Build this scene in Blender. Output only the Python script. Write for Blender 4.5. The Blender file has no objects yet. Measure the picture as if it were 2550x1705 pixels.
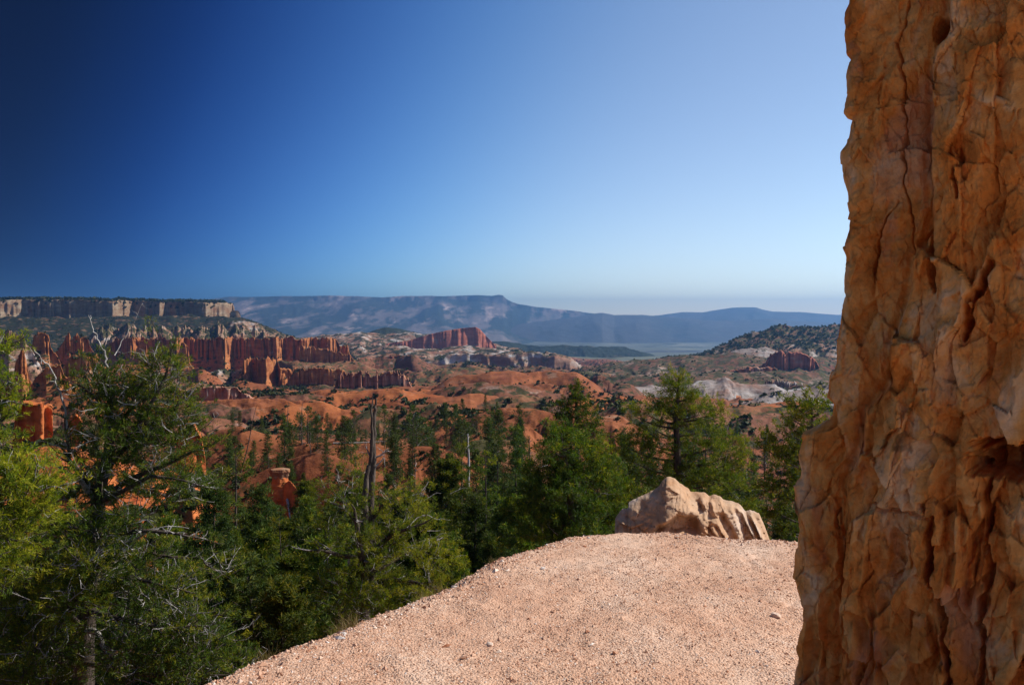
import bpy, math, random
import numpy as np
from mathutils import Vector
from mathutils.bvhtree import BVHTree
R = math.radians
sc = bpy.context.scene
COL = sc.collection
# ------------------------------------------------------------------ camera
F = 1983.0; CU = 1275.0; CV = 852.5; ZC = 1.65
PITCH = math.atan(62.5 / F)
cam_d = bpy.data.cameras.new("camera"); cam = bpy.data.objects.new("camera", cam_d); COL.objects.link(cam)
cam.location = (0, 0, ZC); cam.rotation_euler = (math.pi / 2 - PITCH, 0, 0)
cam_d.sensor_width = 36; cam_d.lens = F / 2550 * 36; cam_d.clip_start = 0.05; cam_d.clip_end = 80000
sc.camera = cam
# ------------------------------------------------------------------ light
HAZE = 7.4e-5
SUN_AZ = 75.0; SUN_EL = 44.0
w = bpy.data.worlds.new("World"); sc.world = w; w.use_nodes = True
nt = w.node_tree; nt.nodes.clear()
def N(t, k, **kw):
    n = t.nodes.new(k)
    for a, b in kw.items():
        setattr(n, a, b)
    return n
sky = N(nt, 'ShaderNodeTexSky', sky_type='NISHITA', sun_disc=False)
sky.sun_elevation = R(SUN_EL); sky.sun_rotation = R(SUN_AZ); sky.altitude = 2400; sky.air_density = 1.0; sky.dust_density = 0.4; sky.ozone_density = 2.5
# polarised sky: darkest about 90 degrees away from the sun
tc = N(nt, 'ShaderNodeTexCoord')
dot = N(nt, 'ShaderNodeVectorMath', operation='DOT_PRODUCT')
dot.inputs[1].default_value = (0.93, 0.10, -0.35)
nt.links.new(tc.outputs['Generated'], dot.inputs[0])
ramp = N(nt, 'ShaderNodeValToRGB'); ramp.color_ramp.interpolation = 'B_SPLINE'
mr = N(nt, 'ShaderNodeMapRange'); mr.inputs[1].default_value = -1.0; mr.inputs[2].default_value = 0.55
nt.links.new(dot.outputs['Value'], mr.inputs[0]); nt.links.new(mr.outputs[0], ramp.inputs[0])
els = ramp.color_ramp.elements
K_ = 1 / 1.42
stops = [(-0.80, (.24, .29, .38)), (-0.62, (.01, .02, .06)), (-0.50, (.003, .010, .05)), (-0.42, (.004, .028, .10)), (-0.31, (.02, .11, .36)), (-0.17, (.22, .45, .78)), (-0.04, (.56, .80, .98)), (0.10, (1.10, 1.08, 1.05)), (0.24, (1.32, 1.16, 1.05)), (0.40, (1.36, 1.18, 1.03))]
def _tp(d): return (d + 1.0) / 1.55
els[0].position = 0.0; els[0].color = (.42, .48, .56, 1)
els[1].position = 1.0; els[1].color = (1.38 * K_, 1.2 * K_, 1.05 * K_, 1)
for d_, c in stops:
    e = els.new(_tp(d_)); e.color = (c[0] * K_, c[1] * K_, c[2] * K_, 1)
mul = N(nt, 'ShaderNodeMixRGB', blend_type='MULTIPLY'); mul.inputs[0].default_value = 1
nt.links.new(sky.outputs[0], mul.inputs[1]); nt.links.new(ramp.outputs[0], mul.inputs[2])
bg = N(nt, 'ShaderNodeBackground'); bg.inputs[1].default_value = 0.15
nt.links.new(mul.outputs[0], bg.inputs[0])
wo = N(nt, 'ShaderNodeOutputWorld'); nt.links.new(bg.outputs[0], wo.inputs[0])
sd = bpy.data.lights.new("sun", 'SUN'); sd.energy = 4.4; sd.angle = R(0.53); sd.color = (1.0, 0.94, 0.86)
sun = bpy.data.objects.new("sun", sd); COL.objects.link(sun)
SD = Vector((math.sin(R(SUN_AZ)) * math.cos(R(SUN_EL)), math.cos(R(SUN_AZ)) * math.cos(R(SUN_EL)), math.sin(R(SUN_EL))))
sun.rotation_euler = SD.to_track_quat('Z', 'Y').to_euler()
sc.view_settings.view_transform = 'Standard'; sc.view_settings.look = 'None'
sc.view_settings.exposure = 0.45; sc.view_settings.gamma = 1.0
sc.render.engine = 'CYCLES'
sc.cycles.use_denoising = True
try: sc.cycles.denoiser = 'OPENIMAGEDENOISE'
except Exception: pass
sc.cycles.max_bounces = 8; sc.cycles.diffuse_bounces = 5; sc.cycles.transmission_bounces = 3
sc.cycles.volume_bounces = 0; sc.cycles.transparent_max_bounces = 8
sc.cycles.caustics_reflective = False; sc.cycles.caustics_refractive = False
# ------------------------------------------------------------------ helpers
def at(u, v, D):
    """world point at horizontal depth D whose photo pixel is (u, v)"""
    a = (np.asarray(u, float) - CU) / F; b = -(np.asarray(v, float) - CV) / F
    cp, sp = math.cos(PITCH), math.sin(PITCH)
    ry = cp + b * sp; rz = -sp + b * cp
    D = np.asarray(D, float)
    return np.stack([a * D / ry, D * np.ones_like(a), ZC + rz * D / ry], -1)
def _h(ix, iy, iz, seed):
    with np.errstate(over='ignore'):
        h = (ix.astype(np.int64) * 374761393 + iy.astype(np.int64) * 668265263 + iz.astype(np.int64) * 2147483647 + seed * 1274126177) & 0xffffffff
        h = ((h ^ (h >> 13)) * 1274126177) & 0xffffffff
        h = ((h ^ (h >> 16)) * 2246822519) & 0xffffffff
        h = h ^ (h >> 15)
    return (h & 0xffffff) / float(0xffffff)
def vnoise(x, y, z=0.0, seed=0):
    x, y, z = np.broadcast_arrays(np.asarray(x, float), np.asarray(y, float), np.asarray(z, float))
    ix, iy, iz = np.floor(x), np.floor(y), np.floor(z)
    fx, fy, fz = x - ix, y - iy, z - iz
    fx, fy, fz = [t * t * t * (t * (t * 6 - 15) + 10) for t in (fx, fy, fz)]
    r = 0
    for dx in (0, 1):
        wx = fx if dx else 1 - fx
        for dy in (0, 1):
            wy = fy if dy else 1 - fy
            for dz in (0, 1):
                wz = fz if dz else 1 - fz
                r = r + wx * wy * wz * _h(ix + dx, iy + dy, iz + dz, seed)
    return r * 2 - 1
def fbm(x, y, z=0.0, octv=4, seed=0, gain=0.5, lac=2.03):
    a = 1.0; s = 0; t = 0
    for o in range(octv):
        s = s + a * vnoise(np.asarray(x) * lac ** o, np.asarray(y) * lac ** o, np.asarray(z) * lac ** o, seed + 17 * o); t += a; a *= gain
    return s / t
def ridged(x, y, z=0.0, octv=4, seed=0, gain=0.5):
    a = 1.0; s = 0; t = 0
    for o in range(octv):
        s = s + a * (1 - 2 * np.abs(vnoise(np.asarray(x) * 2.03 ** o, np.asarray(y) * 2.03 ** o, np.asarray(z) * 2.03 ** o, seed + 31 * o))); t += a; a *= gain
    return s / t
def worley(x, y, seed=0):
    ix, iy = np.floor(x), np.floor(y)
    f1 = np.full(x.shape, 9.0); f2 = np.full(x.shape, 9.0); idv = np.zeros(x.shape); dx1 = np.zeros(x.shape); dy1 = np.zeros(x.shape)
    for a in (-1, 0, 1):
        for b in (-1, 0, 1):
            cx, cy = ix + a, iy + b
            px = cx + _h(cx, cy, cx * 0, seed); py = cy + _h(cx, cy, cx * 0, seed + 7)
            d = np.hypot(px - x, py - y); rv = _h(cx, cy, cx * 0, seed + 13)
            m = d < f1
            f2 = np.where(m, f1, np.minimum(f2, d)); idv = np.where(m, rv, idv)
            dx1 = np.where(m, x - px, dx1); dy1 = np.where(m, y - py, dy1); f1 = np.where(m, d, f1)
    return f1, f2, idv, dx1, dy1
def sstep(a, b, x):
    t = np.clip((x - a) / (b - a), 0, 1); return t * t * (3 - 2 * t)
def mesh_raw(name, V, loops, starts, totals, mat=None, smooth=True, attrs=None):
    me = bpy.data.meshes.new(name)
    V = np.ascontiguousarray(V, dtype=np.float32).reshape(-1, 3)
    me.vertices.add(len(V)); me.vertices.foreach_set('co', V.ravel())
    me.loops.add(len(loops)); me.loops.foreach_set('vertex_index', np.ascontiguousarray(loops, dtype=np.int32))
    me.polygons.add(len(starts)); me.polygons.foreach_set('loop_start', np.ascontiguousarray(starts, dtype=np.int32))
    me.polygons.foreach_set('loop_total', np.ascontiguousarray(totals, dtype=np.int32))
    me.update(calc_edges=True)
    me.polygons.foreach_set('use_smooth', np.full(len(starts), bool(smooth)))
    if attrs:
        for k, a in attrs.items():
            at_ = me.attributes.new(k, 'FLOAT', 'POINT'); at_.data.foreach_set('value', np.ascontiguousarray(a, dtype=np.float32).ravel())
    if mat: me.materials.append(mat)
    me.validate()
    return me
def faces_mesh(name, V, Fc, mat=None, smooth=True, attrs=None):
    Fc = np.asarray(Fc); k = Fc.shape[1]
    return mesh_raw(name, V, Fc.ravel(), np.arange(len(Fc)) * k, np.full(len(Fc), k), mat, smooth, attrs)
def grid_faces(n, m, wrap_n=False):
    i = np.arange(n if wrap_n else n - 1)[:, None]; j = np.arange(m - 1)[None, :]
    i2 = (i + 1) % n
    a = i * m + j; b = i2 * m + j; c = i2 * m + j + 1; d = i * m + j + 1
    return np.stack([a, b, c, d], -1).reshape(-1, 4)
def link(name, me, parent=None, loc=None):
    o = bpy.data.objects.new(name, me); COL.objects.link(o)
    if parent: o.parent = parent
    if loc is not None: o.location = loc
    return o
def tag(o, label=None, cat=None, group=None, kind=None):
    if label: o['label'] = label
    if cat: o['category'] = cat
    if group: o['group'] = group
    if kind: o['kind'] = kind
    return o
# ------------------------------------------------------------------ materials
def newmat(name):
    m = bpy.data.materials.new(name); m.use_nodes = True; t = m.node_tree
    p = t.nodes['Principled BSDF']; p.inputs['Roughness'].default_value = 0.95
    p.inputs['Specular IOR Level'].default_value = 0.12
    return m, t, p
def ramp_node(t, stops, src, interp='LINEAR'):
    r = N(t, 'ShaderNodeValToRGB'); r.color_ramp.interpolation = interp
    e = r.color_ramp.elements
    e[0].position = stops[0][0]; e[0].color = (*stops[0][1], 1)
    e[1].position = stops[-1][0]; e[1].color = (*stops[-1][1], 1)
    for p_, c in stops[1:-1]:
        x = e.new(p_); x.color = (*c, 1)
    t.links.new(src, r.inputs[0]); return r
def mathn(t, op, a, b=None, c=None, clamp=False):
    n = N(t, 'ShaderNodeMath', operation=op); n.use_clamp = clamp
    for i, x in enumerate((a, b, c)):
        if x is None: continue
        if isinstance(x, (int, float)): n.inputs[i].default_value = x
        else: t.links.new(x, n.inputs[i])
    return n.outputs[0]
def mixc(t, fac, a, b, mode='MIX'):
    n = N(t, 'ShaderNodeMixRGB', blend_type=mode)
    for i, x in enumerate((fac, a, b)):
        if isinstance(x, (int, float)): n.inputs[i].default_value = x
        elif isinstance(x, tuple): n.inputs[i].default_value = (*x, 1)
        else: t.links.new(x, n.inputs[i])
    return n.outputs[0]
def noise_n(t, vec, scale, detail=5, rough=0.55, dist=0.0):
    n = N(t, 'ShaderNodeTexNoise'); n.inputs['Scale'].default_value = scale; n.inputs['Detail'].default_value = detail
    n.inputs['Roughness'].default_value = rough; n.inputs['Distortion'].default_value = dist
    t.links.new(vec, n.inputs['Vector']); return n.outputs['Fac']
def mapv(t, vec, scale):
    n = N(t, 'ShaderNodeMapping'); n.inputs['Scale'].default_value = scale; t.links.new(vec, n.inputs['Vector']); return n.outputs[0]
ORANGE = (0.29, 0.098, 0.038); DEEP = (0.25, 0.062, 0.026); PALE = (0.46, 0.33, 0.25); WHITE = (0.50, 0.44, 0.39); TAN = (0.36, 0.20, 0.10)
SCRUB = (0.030, 0.031, 0.012)
def rock_mat(name, S, c1=ORANGE, c2=DEEP, c3=PALE, pale=0.62, veg=0.5, vegscale=None, strata=None, bump=1.0, vegcol=SCRUB, vegflat=0.55, capz=None, capc=WHITE, zb=1.0, caph=6.0, yk=1.0):
    """S: size in metres of the main colour patches"""
    m, t, p = newmat(name)
    g = N(t, 'ShaderNodeNewGeometry'); pos = g.outputs['Position']
    sep = N(t, 'ShaderNodeSeparateXYZ'); t.links.new(pos, sep.inputs[0]); z = sep.outputs['Z']
    n1 = noise_n(t, mapv(t, pos, (1, yk, 2.2 * zb)), 1 / S, 6, 0.6)
    n2 = noise_n(t, pos, 5.3 / S, 5, 0.6)
    base = ramp_node(t, [(0.32, c2), (0.5, c1), (pale, c1), (min(0.99, pale + 0.10), c3)], n1).outputs[0]
    base = mixc(t, 0.55, base, ramp_node(t, [(0.3, (0.62, 0.58, 0.55)), (0.55, (1, 1, 1)), (0.75, (1.2, 1.25, 1.3))], n2).outputs[0], 'MULTIPLY')
    if strata:
        nz = noise_n(t, mapv(t, pos, (0.12, 0.12, 1)), 1 / strata, 3, 0.7)
        base = mixc(t, 0.8, base, ramp_node(t, [(0.3, (0.68, 0.6, 0.56)), (0.5, (1, 1, 1)), (0.68, (1.18, 1.3, 1.42))], nz).outputs[0], 'MULTIPLY')
    if capz is not None:
        zz = mathn(t, 'ADD', z, mathn(t, 'MULTIPLY', mathn(t, 'SUBTRACT', n1, 0.5), caph * 4))
        k = N(t, 'ShaderNodeMapRange'); t.links.new(zz, k.inputs[0]); k.inputs[1].default_value = capz; k.inputs[2].default_value = capz + caph
        base = mixc(t, k.outputs[0], base, capc)
    if veg > 0:
        vs = vegscale or S * 0.35
        nv = noise_n(t, mapv(t, pos, (1, yk, 1)), 1 / vs, 6, 0.68)
        nsep = N(t, 'ShaderNodeSeparateXYZ'); t.links.new(g.outputs['Normal'], nsep.inputs[0])
        fl = N(t, 'ShaderNodeMapRange'); t.links.new(nsep.outputs['Z'], fl.inputs[0]); fl.inputs[1].default_value = vegflat; fl.inputs[2].default_value = min(1.0, vegflat + 0.25)
        k = N(t, 'ShaderNodeMapRange'); t.links.new(nv, k.inputs[0]); k.inputs[1].default_value = 0.72 - veg * 0.42; k.inputs[2].default_value = 0.80 - veg * 0.42
        f = mathn(t, 'MULTIPLY', k.outputs[0], fl.outputs[0])
        vc = mixc(t, ramp_node(t, [(0.35, (0, 0, 0)), (0.65, (1, 1, 1))], n2).outputs[0], vegcol, tuple(min(1, c * k_) for c, k_ in zip(vegcol, (1.9, 1.6, 1.3))))
        base = mixc(t, f, base, vc)
    t.links.new(base, p.inputs['Base Color'])
    b = N(t, 'ShaderNodeBump'); b.inputs['Strength'].default_value = 0.7 * bump; b.inputs['Distance'].default_value = S * 0.03
    hh = noise_n(t, pos, 9 / S, 7, 0.65)
    t.links.new(hh, b.inputs['Height']); t.links.new(b.outputs[0], p.inputs['Normal'])
    return m
def bark_mat(name, c, c2, rough=0.9):
    m, t, p = newmat(name)
    tcn = N(t, 'ShaderNodeTexCoord')
    n = noise_n(t, mapv(t, tcn.outputs['Object'], (9, 9, 1.6)), 2.2, 5, 0.65)
    t.links.new(ramp_node(t, [(0.35, c), (0.62, c2)], n).outputs[0], p.inputs['Base Color'])
    b = N(t, 'ShaderNodeBump'); b.inputs['Strength'].default_value = 0.8; b.inputs['Distance'].default_value = 0.02
    t.links.new(n, b.inputs['Height']); t.links.new(b.outputs[0], p.inputs['Normal'])
    return m
def leaf_mat(name, dark, mid, light, trans=0.35):
    m, t, p = newmat(name)
    a = N(t, 'ShaderNodeAttribute', attribute_name='tint')
    oi = N(t, 'ShaderNodeObjectInfo')
    col = ramp_node(t, [(0.0, dark), (0.5, mid), (1.0, light)], a.outputs['Fac']).outputs[0]
    hsv = N(t, 'ShaderNodeHueSaturation'); t.links.new(col, hsv.inputs['Color'])
    hsv.inputs['Saturation'].default_value = 1.05
    t.links.new(mathn(t, 'MULTIPLY_ADD', oi.outputs['Random'], 0.5, 0.75), hsv.inputs['Value'])
    t.links.new(mathn(t, 'MULTIPLY_ADD', oi.outputs['Random'], 0.03, 0.485), hsv.inputs['Hue'])
    t.links.new(hsv.outputs[0], p.inputs['Base Color'])
    p.inputs['Roughness'].default_value = 0.7; p.inputs['Specular IOR Level'].default_value = 0.25
    tr = N(t, 'ShaderNodeBsdfTranslucent'); t.links.new(mixc(t, 1.0, hsv.outputs[0], (1.3, 1.5, 0.55), 'MULTIPLY'), tr.inputs[0])
    mx = N(t, 'ShaderNodeMixShader'); mx.inputs[0].default_value = trans
    t.links.new(p.outputs[0], mx.inputs[1]); t.links.new(tr.outputs[0], mx.inputs[2])
    t.links.new(mx.outputs[0], t.nodes['Material Output'].inputs[0])
    return m
M_BARK = bark_mat('bark', (0.035, 0.026, 0.02), (0.11, 0.085, 0.07))
M_GREY = bark_mat('weathered_wood', (0.16, 0.14, 0.13), (0.48, 0.45, 0.42))
M_SNAG = bark_mat('snag_bark', (0.028, 0.022, 0.018), (0.14, 0.11, 0.09))
M_LEAF = leaf_mat('needles', (0.020, 0.036, 0.008), (0.072, 0.108, 0.013), (0.30, 0.235, 0.022))
M_LEAFD = leaf_mat('needles_dark', (0.016, 0.030, 0.009), (0.044, 0.072, 0.014), (0.15, 0.14, 0.02), 0.3)
M_LEAFB = leaf_mat('needles_bright', (0.026, 0.046, 0.008), (0.105, 0.145, 0.015), (0.36, 0.30, 0.03), 0.42)
# ------------------------------------------------------------------ terrain
surfs = []      # (V, F) for the height look-ups
def base_z(D):
    t = np.array([(0.5, -3), (8, -6), (12, -8), (20, -11.5), (30, -14), (50, -17.5), (80, -23), (120, -27), (200, -34), (400, -54), (700, -76), (1000, -94), (1500, -120), (2500, -150), (4000, -210), (6000, -290), (9000, -330), (60000, -330)], float)
    return np.interp(np.log(D), np.log(t[:, 0]), t[:, 1])
us = np.concatenate([np.linspace(-4200, -260, 120, endpoint=False), np.linspace(-260, 2300, 1080, endpoint=False), np.linspace(2300, 6800, 120)])
Ds = np.exp(np.concatenate([np.linspace(math.log(0.5), math.log(25), 60, endpoint=False), np.linspace(math.log(25), math.log(3300), 1250, endpoint=False), np.linspace(math.log(3300), math.log(60000), 140)]))
UU, DD = np.meshgrid(us, Ds, indexing='ij')
AN = (UU - CU) / F
X = AN * DD; Y = DD
LN = np.log(DD)
amp = np.interp(LN, np.log([10, 40, 90, 200, 700, 1500, 3000, 6000]), [0.6, 1.8, 2.0, 3.2, 10, 22, 40, 14])
wx = fbm(AN * 4, LN * 4, 0, 3, 5) * 0.5
n_a = ridged(AN * 6.0 + wx, LN * 3.6 + wx, 0, 5, 11, 0.48)
n_b = fbm(AN * 24, LN * 17, 0, 4, 77)
n_f = ridged(AN * 15 + wx * 2.2, LN * 11 + wx * 2.2, 0, 5, 211, 0.52)
mixf = sstep(math.log(260), math.log(600), LN) * (1 - sstep(math.log(3000), math.log(3600), LN))
Z = base_z(DD) + amp * (n_a * 0.95 - 0.1) * (1 - 0.45 * mixf) + amp * 0.22 * n_b * (1 - mixf) + amp * 0.52 * mixf * (n_f - 0.1)
# erosion gullies cut into every slope
g_w = 0.016 * DD + 1.2
n_g = ridged(X / g_w + 2.5 * wx, Y / (g_w * 1.3), 0, 3, 333, 0.5)
Z += 0.10 * g_w * n_g * sstep(math.log(90), math.log(300), LN) * (1 - sstep(math.log(3000), math.log(3600), LN))
n_c = ridged(X / 9 + wx, Y / 9, 0, 4, 5)
Z += 0.5 * n_c * sstep(40, 90, DD) * (1 - sstep(500, 900, DD))
# the right-hand foot of the view (dark woodland) is a little lower, the left shoulder a little higher
Z += -4 * sstep(0.15, 0.4, AN) * sstep(30, 60, DD) * (1 - sstep(200, 400, DD))
V = np.stack([X, Y, Z], -1).reshape(-1, 3)
Fg = grid_faces(len(us), len(Ds))
M_GROUND = rock_mat('badlands_soil', 60, c1=(0.25, 0.086, 0.037), c2=(0.165, 0.053, 0.026), pale=0.60, c3=(0.38, 0.26, 0.19), veg=0.50, vegscale=12, strata=7)
go = link('ground', faces_mesh('ground', V, Fg, M_GROUND))
tag(go, 'orange eroded soil sheet running out to the pale valley floor', kind='structure')
Vg3 = V.reshape(len(us), len(Ds), 3)[::2, ::2]; surfs.append((Vg3.reshape(-1, 3), grid_faces(Vg3.shape[0], Vg3.shape[1])))
def smooth_line(pts, n):
    """pts rows (u, v, D); monotone in u; returns n samples"""
    pts = np.asarray(pts, float)
    s = np.concatenate([[0], np.cumsum(np.hypot(np.diff(pts[:, 0]), 4 * np.diff(pts[:, 1])) + 1e-6)]); q = np.linspace(0, s[-1], n)
    return np.stack([np.interp(q, s, pts[:, i]) for i in range(pts.shape[1])], -1)
def sweep(name, crest, prof, mat, seed=0, n=None, nt_=60, gully=0.0, gwl=60.0, flute=0.0, fwl=10.0, jit=0.0, jwl=12.0, bumpz=0.0, bwl=40.0, strata=0.0, swl=4.0, kind=None, label=None, cat=None, group=None, look=True, fz=(0, 1e9), bl=0, ends=None):
    """landform swept along a crest (photo pixels + depth); prof = [(offset away from the viewer, drop)], front first"""
    n = n or int(max(60, (crest[-1][0] - crest[0][0]) / 2.2))
    c = smooth_line(crest, n)
    P = at(c[:, 0], c[:, 1], c[:, 2])
    eq = np.zeros(n)
    if ends:
        m = 16; lat, hd = ends
        q_ = (np.arange(m) + 1) / m
        d0 = np.array([-1.0, 0.0]); d1_ = np.array([1.0, 0.0]); dz = hd * (0.35 * q_ + 0.65 * q_ ** 2)
        A = np.column_stack([P[0, 0] - lat * q_, P[0, 1] + 0 * q_, P[0, 2] - dz])[::-1]
        B = np.column_stack([P[-1, 0] + lat * q_, P[-1, 1] + 0 * q_, P[-1, 2] - dz])
        P = np.concatenate([A, P, B]); eq = np.concatenate([q_[::-1], eq, q_]); n = len(P)
    r = P[:, :2] / np.linalg.norm(P[:, :2], axis=1)[:, None]
    L = np.concatenate([[0], np.cumsum(np.linalg.norm(np.diff(P[:, :2], axis=0), axis=1))])
    prof = np.asarray(prof, float)
    sp = np.concatenate([[0], np.cumsum(np.hypot(np.diff(prof[:, 0]), np.diff(prof[:, 1])))]); q = np.linspace(0, sp[-1], nt_)
    off = np.interp(q, sp, prof[:, 0])[None, :] * np.ones((n, 1)); drop = np.interp(q, sp, prof[:, 1])[None, :] * np.ones((n, 1))
    if ends:
        sc_ = (np.sqrt(np.maximum(0, 1 - eq ** 2)))[:, None]; off = off * (0.15 + 0.85 * sc_); drop = drop * (0.05 + 0.95 * (1 - eq[:, None]))
    Lq = L[:, None] * np.ones((1, nt_))
    dmax = prof[:, 1].max()
    rel = drop / dmax
    side = np.where(off < 0, -1.0, 1.0)
    wgt = np.clip(rel * 3, 0, 1)
    zz = P[:, 2][:, None] - drop
    if bl:
        kw = int(n * bl); ker = np.hanning(2 * kw + 1); ker /= ker.sum()
        zs = np.convolve(np.pad(P[:, 2], kw, mode='edge'), ker, mode='valid')
        zz = zz + (zs - P[:, 2])[:, None] * sstep(0.015, 0.10, rel)
    if gully:
        wq = fbm(Lq / gwl * 0.7, zz / gwl, 3, 3, seed + 3) * 0.8
        g = ridged(Lq / gwl + wq, zz / gwl * 0.3, off / gwl * 0.25, 4, seed + 1, 0.5)
        off = off + side * gully * g * wgt
        zz = zz + gully * 0.35 * g * wgt * (1 - rel)
    if flute:
        a = np.abs(vnoise(Lq / fwl, zz / fwl * 0.12, 0, seed + 21)); b = np.abs(vnoise(Lq / fwl * 2.7, zz / fwl * 0.25, 0, seed + 22))
        fl = 1 - 2.2 * np.minimum(a, 0.45) ** 0.7 + 0.4 * (1 - 2 * b)
        mk = sstep(fz[0], fz[0] + 0.02 * dmax + 1e-6, drop) * (1 - sstep(fz[1], fz[1] * 1.1 + 1, drop))
        off = off - side * flute * fl * mk
    if strata:
        st = vnoise(zz / swl, 0.5, 0, seed + 41) + 0.6 * vnoise(zz / swl * 2.3, Lq / fwl, 0, seed + 42)
        off = off + side * strata * st * wgt
    if jit:
        f1 = vnoise(L / jwl, 0.3, 0, seed + 9) + 0.7 * vnoise(L / jwl * 2.6, 1.3, 0, seed + 10)
        zz = zz + (jit * f1)[:, None] * np.clip(1 - rel * 2.0, 0, 1)
    if bumpz:
        zz = zz + bumpz * fbm(Lq / bwl, off / bwl, 0, 4, seed + 51) * np.clip(1 - rel, 0, 1)
    Vx = P[:, 0][:, None] + r[:, 0][:, None] * off; Vy = P[:, 1][:, None] + r[:, 1][:, None] * off
    V = np.stack([Vx, Vy, zz], -1).reshape(-1, 3); Fc = grid_faces(n, nt_)
    o = link(name, faces_mesh(name, V, Fc, mat)); tag(o, label, cat, group, kind)
    if look: surfs.append((V, Fc))
    return o
def dune(front, h, back, hb=None, steep=1.0):
    q = np.linspace(0, 1, 12)
    f = [(-front * (1 - x), h * (1 - x) ** steep * (0.5 + 0.5 * (1 - x)) if True else 0) for x in q]
    hb = hb or h; front *= 0.66; back *= 0.7
    f = [(-front * (1 - x), h * (1 - x) ** steep * (0.5 + 0.5 * (1 - x))) for x in q]
    b = [(back * x, hb * x * (0.5 + 0.5 * x)) for x in q[1:]]
    return f + b
def cliff(flare, h_low, cl, wall=2.0, top=20.0, back=60.0, hb=None):
    """front talus (flare wide, h_low high), cliff cl high, flat top, back slope"""
    hb = hb or (cl + h_low)
    return [(-flare - wall, cl + h_low), (-flare * 0.45 - wall, cl + h_low * 0.42), (-wall, cl), (-wall * 0.5, cl * 0.5), (0, cl * 0.04), (wall * 0.4 + 0.3, 0), (top, 0), (top + back * 0.4, hb * 0.3), (top + back, hb)]
HZ = dict(kind='structure')
# ---- far country
M_FAR = rock_mat('far_slopes', 900, c1=(0.10, 0.095, 0.085), c2=(0.055, 0.062, 0.055), c3=(0.26, 0.20, 0.17), pale=0.60, veg=0.3, vegscale=300, bump=0.8, yk=0.3, zb=0.6)
M_FARCLIFF = rock_mat('far_cliffs', 260, c1=(0.20, 0.16, 0.135), c2=(0.10, 0.10, 0.085), c3=(0.50, 0.37, 0.31), pale=0.55, veg=0.66, vegscale=420, vegcol=(0.03, 0.04, 0.03), vegflat=0.55, bump=0.8, yk=0.25, zb=0.6)
M_VALLEY = rock_mat('valley_floor', 1500, c1=(0.14, 0.145, 0.095), c2=(0.09, 0.095, 0.07), c3=(0.27, 0.26, 0.18), pale=0.56, veg=0.45, vegscale=350, yk=0.5, bump=0.3)
sweep('distant_plateau', [(-900, 752, 14500), (-300, 746, 14500), (300, 748, 14500), (520, 745, 14500), (570, 739, 14500), (640, 739, 14400), (720, 737, 14300), (830, 736, 14200), (950, 740, 14200), (1000, 737, 14100), (1100, 737, 14000), (1190, 735, 14000), (1225, 737, 14000), (1240, 734, 14000), (1252, 735, 14000), (1262, 745, 14000), (1276, 752, 14000), (1292, 757, 14000), (1330, 763, 14000), (1420, 773, 13900), (1490, 782, 13900), (1560, 788, 13800), (1700, 800, 13500), (1850, 815, 13500), (2000, 835, 13500)],
      [(-5200, 700), (-3600, 560), (-2400, 470), (-1500, 330), (-800, 215), (-380, 130), (-150, 75), (-60, 12), (0, 0), (900, 0), (2500, 200), (4000, 700)], M_FARCLIFF, 5, n=700, nt_=150, bl=0.08, gully=260, gwl=1300, bumpz=6, bwl=300, flute=40, fwl=160, fz=(5, 90), label='long blue flat-topped plateau with pale cliffs along the horizon', **HZ)
sweep('distant_hills', [(1150, 838, 12300), (1300, 805, 12300), (1420, 790, 12200), (1480, 781, 12200), (1500, 779, 12200), (1530, 785, 12200), (1600, 783, 12200), (1700, 792, 12200), (1800, 800, 12000), (1920, 793, 12000), (2010, 800, 12000), (2200, 812, 12000), (2600, 830, 12000)],
      dune(3600, 480, 3000), M_FAR, 8, n=420, nt_=90, ends=(2500, 480), gully=170, gwl=1500, bumpz=10, bwl=500, label='middle blue hill range below the plateau', **HZ)
sweep('distant_mountain', [(1300, 815, 15000), (1500, 795, 15000), (1640, 784, 15000), (1700, 776, 15000), (1750, 777, 15000), (1790, 770, 15000), (1825, 765, 15000), (1880, 764, 15000), (1900, 770, 15000), (1925, 775, 15000), (1990, 776, 15000), (2080, 783, 15000), (2300, 790, 15000), (2800, 790, 15000), (3600, 800, 15000)],
      dune(4500, 650, 3600), M_FAR, 13, n=420, nt_=80, gully=200, gwl=1300, bumpz=5, bwl=600, label='palest flat-topped mountain on the right horizon', **HZ)
sweep('distant_bench', [(600, 850, 9000), (760, 838, 9000), (950, 832, 9000), (1120, 838, 9000), (1240, 850, 9000), (1330, 862, 8800), (1440, 872, 8800)], dune(1500, 190, 1500), M_FAR, 19, n=300, nt_=60, gully=120, gwl=500, bumpz=8, bwl=200, label='dark blue foothill in front of the long plateau', **HZ)
sweep('distant_bench', [(1500, 893, 6900), (1560, 879, 6900), (1650, 872, 6900), (1760, 875, 6900), (1900, 872, 6900), (2100, 880, 6900)], dune(400, 60, 500), M_FAR, 23, n=200, nt_=40, gully=40, gwl=200, label='low blue scarp on the valley floor', **HZ)
# ---- valley sheet is the ground itself; its far part gets its own colour
go.data.materials.append(M_VALLEY)
mi = np.zeros(len(Fg), np.int32); jj = (np.arange(len(Fg)) % (len(Ds) - 1)); mi[Ds[jj] > 3300] = 1
go.data.polygons.foreach_set('material_index', mi)
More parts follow.
